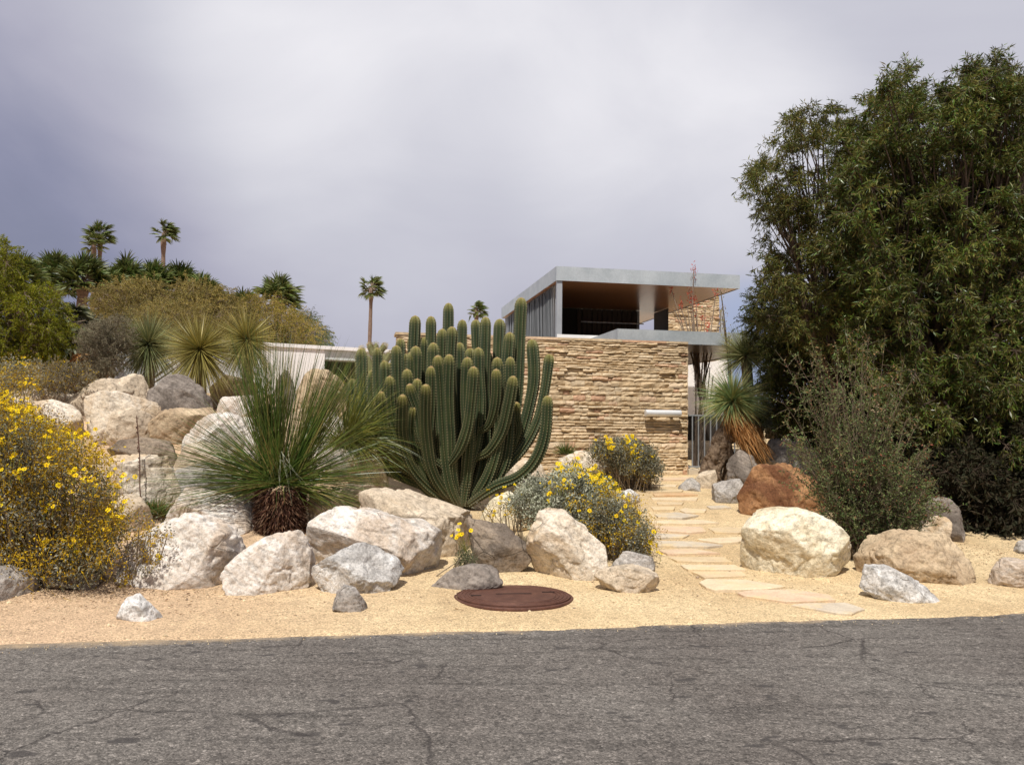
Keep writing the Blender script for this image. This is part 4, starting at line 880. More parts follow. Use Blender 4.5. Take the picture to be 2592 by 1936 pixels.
# ---------------------------------------------------------------- big cactus
t = NT('cactus_skin'); at = t.n('ShaderNodeAttribute', attribute_name='v'); f = at.outputs['Fac']
tip = t.n('ShaderNodeAttribute', attribute_name='tip').outputs['Fac']; n = t.noise(t.pos(), 5, 4); n2 = t.noise(t.pos(), 60, 2)
c = t.ramp(n, [(.35, (.022,.036,.014)), (.65, (.042,.056,.020))]); 
c = t.mix(t.ramp(tip, [(.0, 0), (.6, .45), (1, .9)]), c, (.24,.21,.05))
c = t.mix(t.ramp(f, [(.25, 0), (.7, .75)]), c, (.25,.21,.11))
c = t.mix(t.math('MULTIPLY', t.ramp(tip, [(.8, 0), (.97, 1)]), t.ramp(n2, [(.4, .2), (.6, 1)])), c, (.34,.20,.10))
zc = t.n('ShaderNodeSeparateXYZ', {0: t.pos()}).outputs[2]
cork = t.math('ADD', t.math('MULTIPLY', zc, -1.3), t.math('MULTIPLY', t.noise(t.pos(), 7, 5, .7), 1.1))
c = t.mix(t.ramp(cork, [(-.0, 0), (.0, 0), (.35, 0)]) if False else t.n('ShaderNodeMapRange', {0: cork, 1: -.35, 2: .10, 3: 0., 4: .8}).outputs[0], c, (.105,.08,.045))
c = t.mix(t.ramp(t.noise(t.pos(), 16, 5, .75), [(.66, 0), (.70, .7)]), c, (.20,.16,.09))
M['cactus'] = t.done(t.pbr(c, .6, spec=.3))
CB = hit(1182, 1300); CY_ = CB[1] + .35; print('cactus Y', CY_)
cb = W(876 * .351 + 860, 1575 * .351 + 740, CY_); cb[2] -= .1
cact = empty('columnar_cactus', (cb[0], cb[1], gz(cb)), 'huge clump of ribbed green columnar cactus stems in front of the stone wall', 'cactus')
def stem(pts, r=.078):
    r *= .94
    pts = np.asarray(pts); Ln = np.linalg.norm(np.diff(pts, axis=0), axis=1).sum(); K = int(Ln / .021) + 4
    P = spline(pts, K * 3); dl = np.concatenate([[0], np.cumsum(np.linalg.norm(np.diff(P, axis=0), axis=1))]); s = np.linspace(0, dl[-1], K)
    P = np.stack([np.interp(s, dl, P[:, i]) for i in range(3)], -1)
    T = np.gradient(P, axis=0); T = norm(T); ref = np.array([.3, .9, .1]); A = norm(np.cross(T, ref)); B = np.cross(T, A)
    ribs = 9; sd = ribs * 4; th = np.arange(sd) * 2 * math.pi / sd + rng.uniform(0, 6)
    e = (dl[-1] - s); capr = np.sqrt(np.clip(1 - ((1.9 * r - e).clip(0) / (1.9 * r)) ** 2, 0, 1))
    R = r * capr * (.62 + .38 * sstep(0, .5, s)) * (1 + .05 * np.sin(s * 5 + rng.uniform(0, 6)))
    ph = np.cos(ribs * (np.arange(sd) * 2 * math.pi / sd)); crest = (ph + 1) / 2
    are = ((np.arange(K) % 2) == 0).astype(float)
    rad = R[:, None] * (1 + .26 * (crest[None] - .6)) + (are[:, None] * (crest[None] > .9)) * .010 * capr[:, None]
    V = P[:, None] + rad[..., None] * (A[:, None] * np.cos(th)[None, :, None] + B[:, None] * np.sin(th)[None, :, None])
    at = are[:, None] * (crest[None] > .9) + 0 * rad; tp = np.broadcast_to((1 - np.clip(e / .16, 0, 1))[:, None], rad.shape)
    b = np.arange(K - 1)[:, None] * sd; j = np.arange(sd)[None]; j2 = (j + 1) % sd
    F = np.stack([b + j, b + j2, b + sd + j2, b + sd + j], -1).reshape(-1, 4)
    o = mesh_obj('stem', V.reshape(-1, 3), [F, ((K - 1) * sd + np.arange(sd))[None]], M['cactus'], cact, False, attr={'v': at.ravel(), 'tip': tp.ravel()})
    # bristles: short spines on crests near the tip
    return o
def cz_(x, y, dy=0): return W(860 + x * .351, 740 + y * .351, CY_ + dy)
def path(lst, dy0=0, dy1=0): 
    m = len(lst); return [cz_(x, y, dy0 + (dy1 - dy0) * i / (m - 1)) for i, (x, y) in enumerate(lst)]
ST = [([(872,1570),(800,1420),(760,1220),(735,900),(722,650),(705,452)], -.10, -.55, .088),
 ([(740,1250),(650,1170),(590,1030),(560,860),(520,740),(500,657)], -.3, -.6, .075), ([(795,1230),(870,1120),(925,960),(950,760),(967,532)], -.3, -.65, .078),
 ([(890,1540),(920,1300),(985,1080),(1010,800),(1000,560),(1000,395)], -.1, -.1, .085), ([(985,1190),(1080,1140),(1170,1000),(1215,820),(1255,600)], -.1, -.55, .08),
 ([(1005,1000),(1070,960),(1110,860),(1130,720),(1128,550)], -.15, -.5, .072), ([(930,1530),(1120,1400),(1290,1330),(1410,1210),(1480,1020),(1500,742)], -.1, -.45, .082),
 ([(1080,1420),(1190,1270),(1330,1110),(1430,920),(1480,700),(1515,442)], .0, .1, .072), ([(1240,1200),(1310,1020),(1370,800),(1400,600),(1385,335)], .1, .15, .088),
 ([(920,1540),(1100,1350),(1220,1120),(1270,800),(1290,450),(1310,36)], .1, .2, .092), ([(900,1540),(1060,1300),(1160,1050),(1190,760),(1228,285)], .1, .0, .09),
 ([(1240,1150),(1290,1000),(1280,900),(1275,787)], .0, -.2, .05)]
for l, a0, a1, rr in ST: stem(path(l, a0, a1), rr)
TIPS = [(545,165,.05),(658,170,.1),(785,75,.2),(884,195,.3),(980,195,.3),(1053,175,.1),(1155,190,.35),(740,260,.0),(810,245,-.1),(610,320,.1),(675,360,-.1),(530,305,.3),
 (440,330,.2),(408,380,0),(548,385,-.1),(865,360,.2),(940,400,.2),(465,435,.2),(520,425,-.1),(790,445,-.3),(922,465,-.2),(1135,465,-.2),(1230,463,-.1),(660,530,-.3),(485,550,-.2),
 (320,490,.1),(360,600,-.2),(622,660,-.5),(300,712,-.2),(455,735,-.5),(260,780,-.1),(270,397,.1),(155,402,.2),(90,620,.2),(370,505,.2),(610,450,.1),(560,620,-.2),(1060,420,.3),(720,420,.2),(1190,540,.2),(420,620,.1),(230,560,.2),(840,560,.3),(1180,680,.35),(330,830,.0),(540,820,-.3)]
for x, y, dy in TIPS:
    f = (x - 880) / 800.
    ex = 880 + (x - 880) * 1.0; yb = 1540 - 180 * abs(f); low = y > 520
    if x < 420:
        pts = [(860 - 60 * rng.random(), 1520), (700 + (x-300)*.3, 1400), (x + 150, 1210), (x + 40, 980 if y < 700 else 1050), (x + 6, (y + 1000) / 2 if y < 700 else y + 130), (x, y)]
    else:
        pts = [(880 + f * 60, 1560), (880 + (x - 880) * .55, 1440 - 60 * abs(f)), (880 + (x - 880) * .86, 1290 - 80 * abs(f)), (x + rng.uniform(-16, 16), 1050), (x + rng.uniform(-14, 14), (y + 1050) / 2), (x, y)]
    stem(path(pts, 0, dy * 1.8), rng.uniform(.074, .09))
# ---------------------------------------------------------------- grass trees
def grass_plant(label, px, py, Y, R, n, heads, lm='grass', trunk=None, name='grass_tree', cat='grass tree', wd=.0078, droopr=(.05, .55), lo=-.15):
    c = W(px, py, Y); root = empty(name, (c[0], c[1], gz(c)), label, cat)
    for dx, dz, fr, ax, lo_, lmh, *mu in heads:
        mu = mu[0] if mu else 1.
        ax = norm(np.array(ax, float)); d = rdir(n * 40); d = d[(d @ ax) > lo_][:int(n * fr)]
        hc = c + np.array([dx, rng.uniform(-.05, .05), dz]); o = hc + d * .05 + rng.normal(size=d.shape) * np.array([.07, .07, .03])
        mb = MB(); k = len(d); el = np.clip(1 - d[:, 2], 0, 2); blades(mb, o, d, R * mu * rng.uniform(.65, 1.08, k), wd * rng.uniform(.7, 1.2, k), rng.uniform(*droopr, k) * (.25 + .6 * el), 7, taper=3)
        mb.build('leaf_crown', LM[lmh], root)
    return root, c
hT = hit(715, 1352); YT = hT[1] + .12; print('grass tree Y', YT)
gr, gc = grass_plant('large green grass tree with a short shaggy brown trunk among white boulders', 712, 1225, YT, 1.86, 700,
    [(0, 0, .55, (-.12, -.1, 1), .0, 'grass', .74), (-.08, .08, .66, (-.10, 0, 1), .955, 'grass'), (.10, .08, .36, (.40, 0, 1), .97, 'grass', .95), (-.05, .0, .50, (-1, -.1, .30), .78, 'grass', .84), (.05, .0, .28, (1, -.1, .20), .80, 'grass', .72), (.05, 0, .10, (1, .3, .1), .6, 'grassy', .8)])
# shaggy trunk
hw = .5 * 118 * YT / F_PX; zt_ = W(715, 1238, YT)[2]; zb_ = W(715, 1362, YT)[2]
pr = [(hw * .75, zb_ - .15), (hw * .8, zb_ + .02), (hw * .9, (zt_ + zb_) / 2 - .05), (hw * .95, (zt_ + zb_) / 2 + .1), (hw * .9, zt_ - .06), (hw * .3, zt_ - .03)]
V, F = lathe(pr, 32); V[:, :2] += gc[:2]; mesh_obj('trunk', V, [F], mat_flat('dark_fibre', (.035,.016,.01), .95), gr, True)
m_ = 4200; th = rng.uniform(0, 6.283, m_); zz = rng.uniform(zb_ - .04, zt_ + .02, m_); rr = hw * .86
o = np.stack([gc[0] + np.cos(th) * rr, gc[1] + np.sin(th) * rr, zz], -1); d = np.stack([np.cos(th), np.sin(th), rng.uniform(-.9, .15, m_)], -1) + rng.normal(size=(m_, 3)) * .25
mb = MB(); blades(mb, o, d, rng.uniform(.05, .13, m_), .017, .5, 2, taper=1.5); mb.build('leaf_bases', LM['trunkbl'], gr)
mb = MB(); oo = gc + rng.normal(size=(9, 3)) * np.array([.08, .02, .05]) + np.array([0, -.18, .38]); blades(mb, oo, np.array([[.25, -.1, -1]]) * 1. + rng.normal(size=(9, 3)) * np.array([.3, .1, .2]), rng.uniform(.3, .6, 9), .009, .3, 5, taper=3); mb.build('bent_dry_leaves', LM['silver'], gr)
grass_plant('yellow green grass tree drooping in front of the left cactus stems', 872, 1130, CY_ - .45, 1.15, 520,
    [(0, 0, .7, (.2, -.1, 1), -.05, 'grassy'), (0, .05, .5, (.8, -.2, .6), .55, 'grassy'), (0, .05, .35, (.9, -.3, .3), .4, 'grass')], droopr=(.5, 1.5))
grass_plant('small olive grass tuft behind the big grass tree beside the boulder pile', 905, 1010, CY_ + .9, .7, 220, [(0, 0, 1, (0, -.1, 1), .0, 'grassy')], droopr=(.3, 1.1))

# ---------------------------------------------------------------- yuccas
def yucca(px, py, Y, R, n, lm, label, trunk_base=None, group='spiky yuccas', wd=.011, skirt=0, tr=.09, lo=-.95, name='yucca', lean=None):
    c = W(px, py, Y)
    b = trunk_base if trunk_base is not None else np.array([c[0], c[1], gz(c)])
    root = empty(name, tuple(b), label, 'yucca', group)
    mb = MB(); mid = (b + c) / 2 + np.array([.04, 0, 0]); P = spline([b - UP * .15, mid, c], 10); tube(mb, P, np.linspace(tr * 1.3, tr * .8, 10) * (1 + .12 * rng.random(10)), 10); mb.build('trunk', BK['yucca'], root)
    spiky_head(root, c, R, n, lm, wd=wd, lo=lo, rmin=.55)
    k = 600; d = norm(rdir(k) * .75 - UP); mb = MB(); blades(mb, c + d * .05, d, R * rng.uniform(.9, 1.45, k), wd * .8, .3, 4, taper=1.4); mb.build('hanging_leaves', LM[lm], root)
    return root, c
yucca(376, 870, 17.3, .74, 1500, 'yucca', 'leftmost of the three round spiky yuccas above the boulders, dark grey green')
yucca(506, 884, 16.6, .84, 1400, 'yuccayel', 'middle yellow green one of the three round spiky yuccas above the boulders')
yucca(624, 858, 17.0, .74, 1100, 'yuccayel', 'rightmost olive one of the three round spiky yuccas above the boulders')
# right side yucca with bark trunk and brown skirt
hy = hit(1800, 1232); Yy = hy[1] + .25
yb = W(1795, 1235, Yy); yb[2] = gz(yb); yc = W(1854, 1018, Yy - .1)
yr = empty('yucca', tuple(yb), 'green rosette yucca with thick twisted trunk and brown skirt beside the gate', 'yucca', 'spiky yuccas')
mb = MB(); P = spline([W(1790, 1250, Yy), W(1797, 1205, Yy), W(1815, 1150, Yy), W(1838, 1100, Yy), W(1856, 1020, Yy)], 40)
rad = np.interp(np.linspace(0, 1, 40), [0, .15, .4, .7, 1], [.27, .22, .17, .17, .12])
P = spline(P[::4], 120); rad = np.interp(np.linspace(0, 1, 120), np.linspace(0, 1, 40), rad); tube(mb, P, rad, 48)
V = mb.V[0]; V += norm(V - np.repeat(P, 48, 0)) * (fbm(V * np.array([8, 8, 4]), 5, 3, .65) * .13)[:, None]
n0 = mb.n; P = spline([W(1840, 1215, Yy + .2), W(1850, 1170, Yy + .1), W(1835, 1120, Yy)], 20); tube(mb, P, np.linspace(.12, .12, 20), 20); V = mb.V[-1]; V += norm(V - np.repeat(P, 20, 0)) * (fbm(V * np.array([7, 7, 3]), 4, 5) * .05)[:, None]
mb.build('trunk', BK['yucca'], yr, True)
spiky_head(yr, yc, .74, 2400, 'yuccagreen', wd=.012, lo=-.6, rmin=.4, droop=.45, seg=5)
def skirt(root, c, e, n, L_, spread, seed=0):
    tt = rng.uniform(0, 1, n) ** 1.2; ax = e - c; o = c + ax * (tt * .75)[:, None] + rng.normal(size=(n, 3)) * .085
    th = rng.uniform(0, 6.283, n); d = norm(ax)[None] + np.stack([np.cos(th), np.sin(th), 0 * th], -1) * spread
    mb = MB(); blades(mb, o, d, rng.uniform(.7, 1.1, n) * L_, .012, .35, 4, taper=2); mb.build('dry_skirt', LM['drybl'], root)
skirt(yr, W(1856, 1045, Yy - .22), W(1922, 1150, Yy - .3), 3400, .42, .32)
c2 = W(1888, 900, Yy + 1.2); b2 = base_at(1880, 1100, Yy + 1.2)
yr2 = empty('yucca', tuple(b2), 'spiky yucca standing behind and above the brown skirted one', 'yucca', 'spiky yuccas')
mb = MB(); tube(mb, spline([b2, (b2 + c2) / 2 + [.1, 0, 0], c2], 12), np.full(12, .11), 10); mb.build('trunk', BK['yucca'], yr2)
spiky_head(yr2, c2, .68, 1200, 'yucca', wd=.011, lo=-.7, rmin=.7)
c3 = W(1925, 1062, Yy + .35); b3 = base_at(1920, 1150, Yy + .35)
yr3 = empty('yucca', tuple(b3), 'small dark blue green yucca low behind the brown skirted one', 'yucca', 'spiky yuccas')
mb = MB(); tube(mb, [b3, c3], [.08, .07], 8); mb.build('trunk', BK['yucca'], yr3)
spiky_head(yr3, c3, .46, 800, 'agave', wd=.015, lo=-.6)

# blue grey tuft behind the yellow flowers
ha = hit(1478, 1225); ca = W(1470, 1222, ha[1] + .1)
ra = empty('desert_spoon', (ca[0], ca[1], gz(ca)), 'blue grey tufted spiky plant behind the yellow flowers', 'desert spoon')
spiky_head(ra, ca, .62, 650, 'agave', wd=.011, lo=.0, rmin=.7)
hb = hit(1440, 1150); cb2 = W(1430, 1150, 16.5); rb_ = empty('spiky_tuft', (cb2[0], cb2[1], gz(cb2)), 'small olive tuft against the foot of the stone wall', 'tuft'); spiky_head(rb_, cb2, .3, 200, 'grass', lo=.1)
# small red tufted aloe with its thin stalk
hl = hit(385, 1318); cl = W(388, 1305, hl[1]); 
rl = empty('aloe', (cl[0], cl[1], gz(cl)), 'low green and reddish spiky tuft carrying a tall thin dry stalk', 'aloe')
for k in range(9):
    q = cl + np.array([rng.uniform(-.18, .2), rng.uniform(-.1, .1), rng.uniform(-.03, .05)]); spiky_head(rl, q, .24, 55, 'drybl' if k % 4 == 3 else 'grass', nm='rosette', wd=.014, lo=.35, rmin=.7)
s1 = W(357, 1262, hl[1]); s2 = W(346, 1055, hl[1]); mb = MB(); tube(mb, spline([cl, s1, (s1 + s2) / 2 + [.01, 0, 0], s2], 24), np.linspace(.009, .006, 24), 6)
k = 60; tt = rng.uniform(.3, 1, k); leaves(mb, s1 + (s2 - s1) * tt[:, None], rdir(k) + UP * .5, .03, .012); mb.build('flower_stalk', m_bark('dark_red_stalk', (.07,.03,.02), (.14,.07,.05)), rl)

# ---------------------------------------------------------------- flowering bushes
def flowers(root, P, nr, size, lm='yellow', eye=True):
    """eight petalled daisies facing nr"""
    n = len(P); nr = norm(nr); A = norm(np.cross(nr, rdir(n))); B = np.cross(nr, A); mb = MB(); size = size * rng.uniform(.7, 1.2, n); ph = rng.uniform(0, 6, n)
    K = 8
    for k in range(K):
        an = ph + k * 6.283 / K; d = A * np.cos(an)[:, None] + B * np.sin(an)[:, None] + nr * rng.uniform(-.35, .3, n)[:, None]; s = np.cross(nr, d)
        V = np.stack([P + d * (size * .12)[:, None], P + d * (size * .7)[:, None] + s * (size * .28)[:, None], P + d * size[:, None], P + d * (size * .7)[:, None] - s * (size * .28)[:, None]], 1)
        mb.add(V.reshape(-1, 3), [(np.arange(n) * 4)[:, None] + np.arange(4)[None]])
    fo = tag(mb.build('flowers', LM[lm], root), kind='stuff')
    if eye:
        mb = MB()
        for q, nn, s in zip(P, nr, size): mb.add(q + nn * s * .1 + TV * s * .2, [TF])
        ec = mb.build('flower_centres', LM['eye'], root); ec.parent = fo; tag(ec, kind='stuff')
def bush(name, label, polys, Y0, Y1, basepx, nC, r, leafn, fl, leafL=.035, leafW=.018, lm='brit', seedn=0, seed_poly=None, stalks=0, group=None, fsize=.026, cat='flowering bush', flpoly=None, depthfn=None, fstalk=.10):
    b = base_at(basepx[0], basepx[1], (Y0 + Y1) / 2); root = empty(name, tuple(b), label, cat, group)
    Cs = psamp(polys, nC, Y0, Y1)
    if depthfn is not None:
        pass
    mb = MB(); st = b + rng.normal(size=(nC, 3)) * np.array([.15, .12, 0]); 
    st[:, :2] = st[:, :2] * .55 + Cs[:, :2] * .45; st[:, 2] = ground(st[:, 0], st[:, 1]); vtubes(mb, arcs(st, Cs, 6, .12, .08), np.linspace(.008, .003, 6)[None].repeat(nC, 0), 4); mb.build('stems', BK['twig'], root)
    n = nC * leafn; o = np.repeat(Cs, leafn, 0) + rdir(n) * (r * rng.uniform(.1, 1, n) ** .6)[:, None]
    g = ground(o[:, 0], o[:, 1]); o[:, 2] = np.maximum(o[:, 2], g + .02)
    mb = MB(); leaves(mb, o, rdir(n) + UP * .35, leafL * rng.uniform(.6, 1.3, n), leafW * rng.uniform(.7, 1.2, n), bend=.1); mb.build('foliage', LM[lm], root)
    if seedn:
        S = psamp(seed_poly or polys, seedn, Y0 - .15, Y1); o = np.repeat(S, 34, 0) + rdir(seedn * 34) * (r * 1.25 * rng.uniform(.1, 1, seedn * 34))[:, None]; n = len(o)
        o[:, 2] = np.maximum(o[:, 2], ground(o[:, 0], o[:, 1]) + .02)
        d_ = rdir(n); mb = MB(); leaves(mb, o, d_, rng.uniform(.014, .034, n), rng.uniform(.009, .017, n)); 
        k = rng.random(n) < .22; blades(mb, o[k], -UP + rng.normal(size=(k.sum(), 3)) * .6, rng.uniform(.06, .16, k.sum()), .0035, 0, 2); tag(mb.build('seed_heads', LM['seed'], root), kind='stuff')
    if fl:
        cl_ = psamp(flpoly or polys, max(fl // 5, 3), Y0 - .25, Y1 - .1); P = cl_[rng.integers(0, len(cl_), fl)] + rng.normal(size=(fl, 3)) * .055; P[:, 2] = np.maximum(P[:, 2] + .02, ground(P[:, 0], P[:, 1]) + .06)
        mb = MB(); vtubes(mb, arcs(P - UP * fstalk + rng.normal(size=P.shape) * .02, P, 4, .1, 0), np.full((fl, 4), .002), 3); tag(mb.build('flower_stalks', LM['grassy'], root), kind='stuff')
        flowers(root, P, np.array([0, -.5, .75]) + rng.normal(size=P.shape) * .45, fsize)
    return root
bush('brittlebush', 'large mound of yellow daisies and ochre seed heads filling the left foreground',
     [(-120,1060),(40,1060),(130,1100),(205,1160),(250,1240),(310,1320),(290,1410),(230,1470),(60,1470),(-120,1430)], 7.9, 9.2, (140, 1480), 330, .17, 95, 560, seedn=760,
     seed_poly=[(-120,1010),(40,1030),(130,1070),(215,1110),(270,1150),(280,1230),(320,1320),(290,1410),(230,1460),(60,1460),(-120,1400)],
     flpoly=[(-60,1010),(60,1030),(150,1080),(240,1110),(290,1160),(300,1260),(310,1380),(220,1430),(100,1400),(-60,1300)])
bush('brittlebush', 'upper yellow flower bush spreading over boulders behind the large left mound',
     [(-140,980),(0,1000),(60,1040),(130,1090),(200,1130),(-140,1100)], 9.6, 10.8, (20, 1120), 110, .16, 70, 240, seedn=260, flpoly=[(-100,970),(20,1000),(90,1050),(190,1100),(150,1130),(-80,1080)])
bush('brittlebush', 'small yellow flower bush at the far left under the dark trees',
     [(-80,930),(20,915),(80,925),(95,975),(60,1000),(-80,1000)], 11.8, 13.2, (30, 1040), 60, .2, 80, 70, seedn=110)
bush('brittlebush', 'sprigs of yellow flowers trailing over the large cream boulder',
     [(310,1330),(350,1290),(420,1320),(440,1360),(420,1420),(370,1480),(310,1480)], 8.3, 8.7, (330, 1480), 34, .10, 26, 14, seedn=26, leafL=.025)
bush('brittlebush', 'dense silver leaved bush with yellow daisies left of the path',
     [(1300,1250),(1360,1215),(1440,1200),(1530,1230),(1570,1290),(1640,1340),(1620,1390),(1540,1400),(1450,1300),(1330,1320),(1290,1290)], 9.9, 11.0, (1470, 1400), 200, .13, 100, 0, lm='silver', leafL=.04, leafW=.02, seedn=0)
bush('brittlebush', 'ochre and yellow flower bush spilling onto the left edge of the path',
     [(1470,1280),(1560,1260),(1620,1300),(1655,1360),(1640,1400),(1560,1410),(1490,1360)], 9.6, 10.5, (1560, 1410), 70, .12, 60, 150, seedn=80, flpoly=[(1360,1210),(1450,1190),(1600,1230),(1660,1300),(1655,1400),(1560,1400),(1440,1300)],
     seed_poly=[(1440,1240),(1540,1240),(1620,1270),(1665,1330),(1668,1390),(1560,1405),(1480,1360)])
bush('brittlebush', 'bright yellow daisy clump rising in front of the blue grey tuft',
     [(1400,1200),(1420,1175),(1460,1165),(1500,1190),(1560,1230),(1590,1260),(1500,1260),(1420,1230)], 10.6, 11.3, (1470, 1270), 60, .10, 50, 200, lm='grass', leafL=.03, leafW=.01, fsize=.03, seedn=24)
bush('brittlebush', 'thin ochre flower sprays hanging over the pale boulder by the cactus base',
     [(1190,1290),(1260,1250),(1330,1230),(1380,1250),(1330,1290),(1240,1310)], 10.4, 10.9, (1290, 1330), 20, .09, 14, 26, seedn=10, leafL=.02)
bush('creosote_bush', 'dusty green bush dotted with pale yellow flowers against the stone wall',
     [(1490,1135),(1540,1120),(1600,1118),(1650,1140),(1670,1185),(1660,1210),(1610,1205),(1540,1172),(1495,1155)], 15.3, 16.2, (1600, 1215), 120, .16, 120, 110, leafL=.05, leafW=.022, seedn=40, fsize=.035,
     flpoly=[(1475,1122),(1520,1105),(1600,1108),(1660,1145),(1665,1200),(1590,1150)])
bush('desert_marigold', 'small green clump with bright yellow button flowers left of the brown boulder',
     [(1165,1395),(1185,1370),(1200,1400),(1200,1430),(1160,1432)], 8.9, 9.15, (1180, 1432), 34, .07, 60, 0, lm='paloblue', leafL=.022, leafW=.006)
rt = [o for o in C.objects if o.name.startswith('desert_marigold')][0]
P = np.array([W(x, y, 8.95) for x, y in ((1163,1325),(1160,1340),(1168,1351),(1155,1360),(1143,1355),(1192,1342),(1163,1352),(1158,1356))]); 
mb = MB(); vtubes(mb, arcs(np.repeat(W(1182, 1400, 8.98)[None], len(P), 0), P, 6, .06, 0), np.full((len(P), 6), .002), 3); tag(mb.build('flower_stalks', LM['grassy'], rt), kind='stuff'); flowers(rt, P, np.array([[0, -.7, .6]]) + rng.normal(size=P.shape) * .2, .026)

# ---------------------------------------------------------------- background palms
fan_palm(W(925, 1060, 110), W(940, 727, 110), 2.0, 'lone tall fan palm behind the white roof left of the cactus', 'tall fan palms on the skyline', 40, (.45, 0, 0), trunk_r=.24)
fan_palm(W(1206, 1060, 118), W(1205, 785, 118), 1.75, 'fan palm crown showing just above the cactus stems', 'tall fan palms on the skyline', 40, (.7, 0, .1), trunk_r=.24)
fan_palm(W(414, 1060, 105), W(414, 590, 105), 2.1, 'windswept fan palm alone on the hill skyline', 'tall fan palms on the skyline', 30, (.8, 0, .05), trunk_r=.25)
fan_palm(W(238, 1060, 105), W(238, 618, 105), 1.7, 'lower left one of the twin fan palms on the skyline', 'tall fan palms on the skyline', 34, (.2, 0, .1), trunk_r=.24)
fan_palm(W(252, 1060, 107), W(254, 596, 107), 2.1, 'taller right one of the twin fan palms on the skyline', 'tall fan palms on the skyline', 40, (.3, 0, .1), trunk_r=.24)
fan_palm(W(708, 1060, 62), W(705, 752, 62), 1.9, 'broad leafy fan palm above the tan bushes behind the white roof', 'fan palms behind the garden', 60, (.3, 0, .1), trunk_r=.25, nb=20)
for (px, py, Y, R, lb, lmm) in ((140,705,33,1.0,'dense fan palm at the left end of the hill clump','palm'), (212,712,31,.95,'dark fan palm right below the twin palms','palm'), (50,712,30,.95,'fan palm half hidden by the bright green tree','palm'),
    (322,712,36,1.05,'fan palm on the hill below the lone windswept palm, left one','palm'), (395,722,36,1.0,'fan palm in the middle of the hilltop row','palm'), (458,728,37,1.1,'fan palm on the right of the hilltop row','palm'), (512,752,36,1.0,'fan palm at the sloping right end of the hilltop row','palm'),
    (275,735,34,.9,'fan palm between the dark one and the hilltop row','palm'), (618,778,50,1.1,'small fan palm left of the broad leafy fan palm','palm')):
    fan_palm(W(px + 4, 1060, Y), W(px, py, Y), R * 1.1, lb, 'fan palms behind the garden', 80, (.2, -.1, .2), lm=lmm, trunk_r=.18, nb=16, up=.15, skirt=0)
fan_palm(W(195, 1010, 19), W(185, 818, 19), .85, 'pale green fan palm with hanging leaves in front of the dark hill', 'fan palms behind the garden', 26, (0, -.3, -.2), lm='palmlt', trunk_r=.16, nb=20, skirt=60, cut=-.7)
fan_palm(W(238, 1010, 17.5), W(232, 905, 17.5), .6, 'short palm with dry brown hanging fronds above the boulders', 'fan palms behind the garden', 20, (0, -.2, -.5), lm='drybl', trunk_r=.14, nb=18, cut=-.9)

# ---------------------------------------------------------------- background bushes and trees
plant_tree('palo_verde_tree', 'bright green feathery palo verde tree at the left edge', 'tree', base_at(20, 1020, 17.5), psamp([(-160,600),(-20,600),(35,640),(25,700),(90,730),(160,760),(175,820),(130,850),(150,900),(90,930),(60,960),(-160,960)], 200, 16, 18.5),
           .42, 14, 44, .06, .015, LM['palo'], BK['light'], .13, 9, droop=.5)
plant_tree('palo_verde_tree', 'dark green low tree at the far left under the bright one', 'tree', base_at(-120, 1000, 18.5), psamp([(-160,780),(120,780),(180,860),(150,920),(90,960),(-160,980)], 90, 18.2, 19.5),
           .45, 11, 22, .06, .016, LM['deep'], BK['tree'], .1, 7, droop=.5)
plant_tree('mesquite_tree', 'wide olive tan mesquite mound on the hill below the palms', 'tree', base_at(400, 1000, 27), psamp([(255,745),(330,725),(420,735),(520,735),(580,760),(620,800),(600,870),(540,900),(300,880),(240,820)], 330, 24, 29),
           .62, 13, 34, .07, .020, LM['tanbush'], BK['light'], .14, 12, droop=.2)
plant_tree('palo_verde_tree', 'wispy yellow green tree behind the rightmost round yucca', 'tree', base_at(660, 1000, 28), psamp([(600,790),(640,760),(700,775),(760,800),(800,840),(790,872),(620,900),(560,840)], 170, 26, 29),
           .6, 12, 24, .07, .014, LM['mesq'], BK['light'], .12, 9, droop=.4)
plant_tree('willow_tree', 'blue green weeping tree tip at the end of the bushes above the white roof', 'tree', base_at(780, 1000, 30), psamp([(740,790),(790,800),(825,835),(828,865),(760,870)], 50, 29, 31),
           .6, 12, 26, .10, .014, LM['paloblue'], BK['light'], .09, 5, droop=1.1)
plant_tree('grey_shrub', 'grey leafless looking shrub left of the leftmost round yucca', 'shrub', base_at(265, 985, 17), psamp([(210,860),(240,830),(300,815),(330,840),(330,900),(290,950),(230,940),(205,900)], 110, 16.3, 17.6),
           .30, 13, 20, .04, .010, LM['grey'], BK['twig'], .02, 9, droop=.0)
plant_tree('grey_shrub', 'olive shrub between the palms and the three round yuccas', 'shrub', base_at(330, 1000, 20), psamp([(330,790),(400,780),(560,790),(600,830),(600,900),(330,900)], 170, 19, 21),
           .42, 12, 22, .05, .012, LM['tanbush'], BK['twig'], .025, 9, droop=.1)
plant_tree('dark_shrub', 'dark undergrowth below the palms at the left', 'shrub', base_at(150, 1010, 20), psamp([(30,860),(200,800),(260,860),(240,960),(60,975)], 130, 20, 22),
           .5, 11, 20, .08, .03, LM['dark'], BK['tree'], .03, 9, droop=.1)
plant_tree('dark_shrub', 'low green and brown ground shrub between the flower bush and the dry palm', 'shrub', base_at(140, 1000, 14.5), psamp([(60,940),(130,925),(215,930),(230,965),(180,985),(60,985)], 60, 14.2, 15.5),
           .22, 12, 20, .04, .012, LM['grey'], BK['twig'], .015, 6, droop=.0, lm2=LM['seed'], frac2=.2)
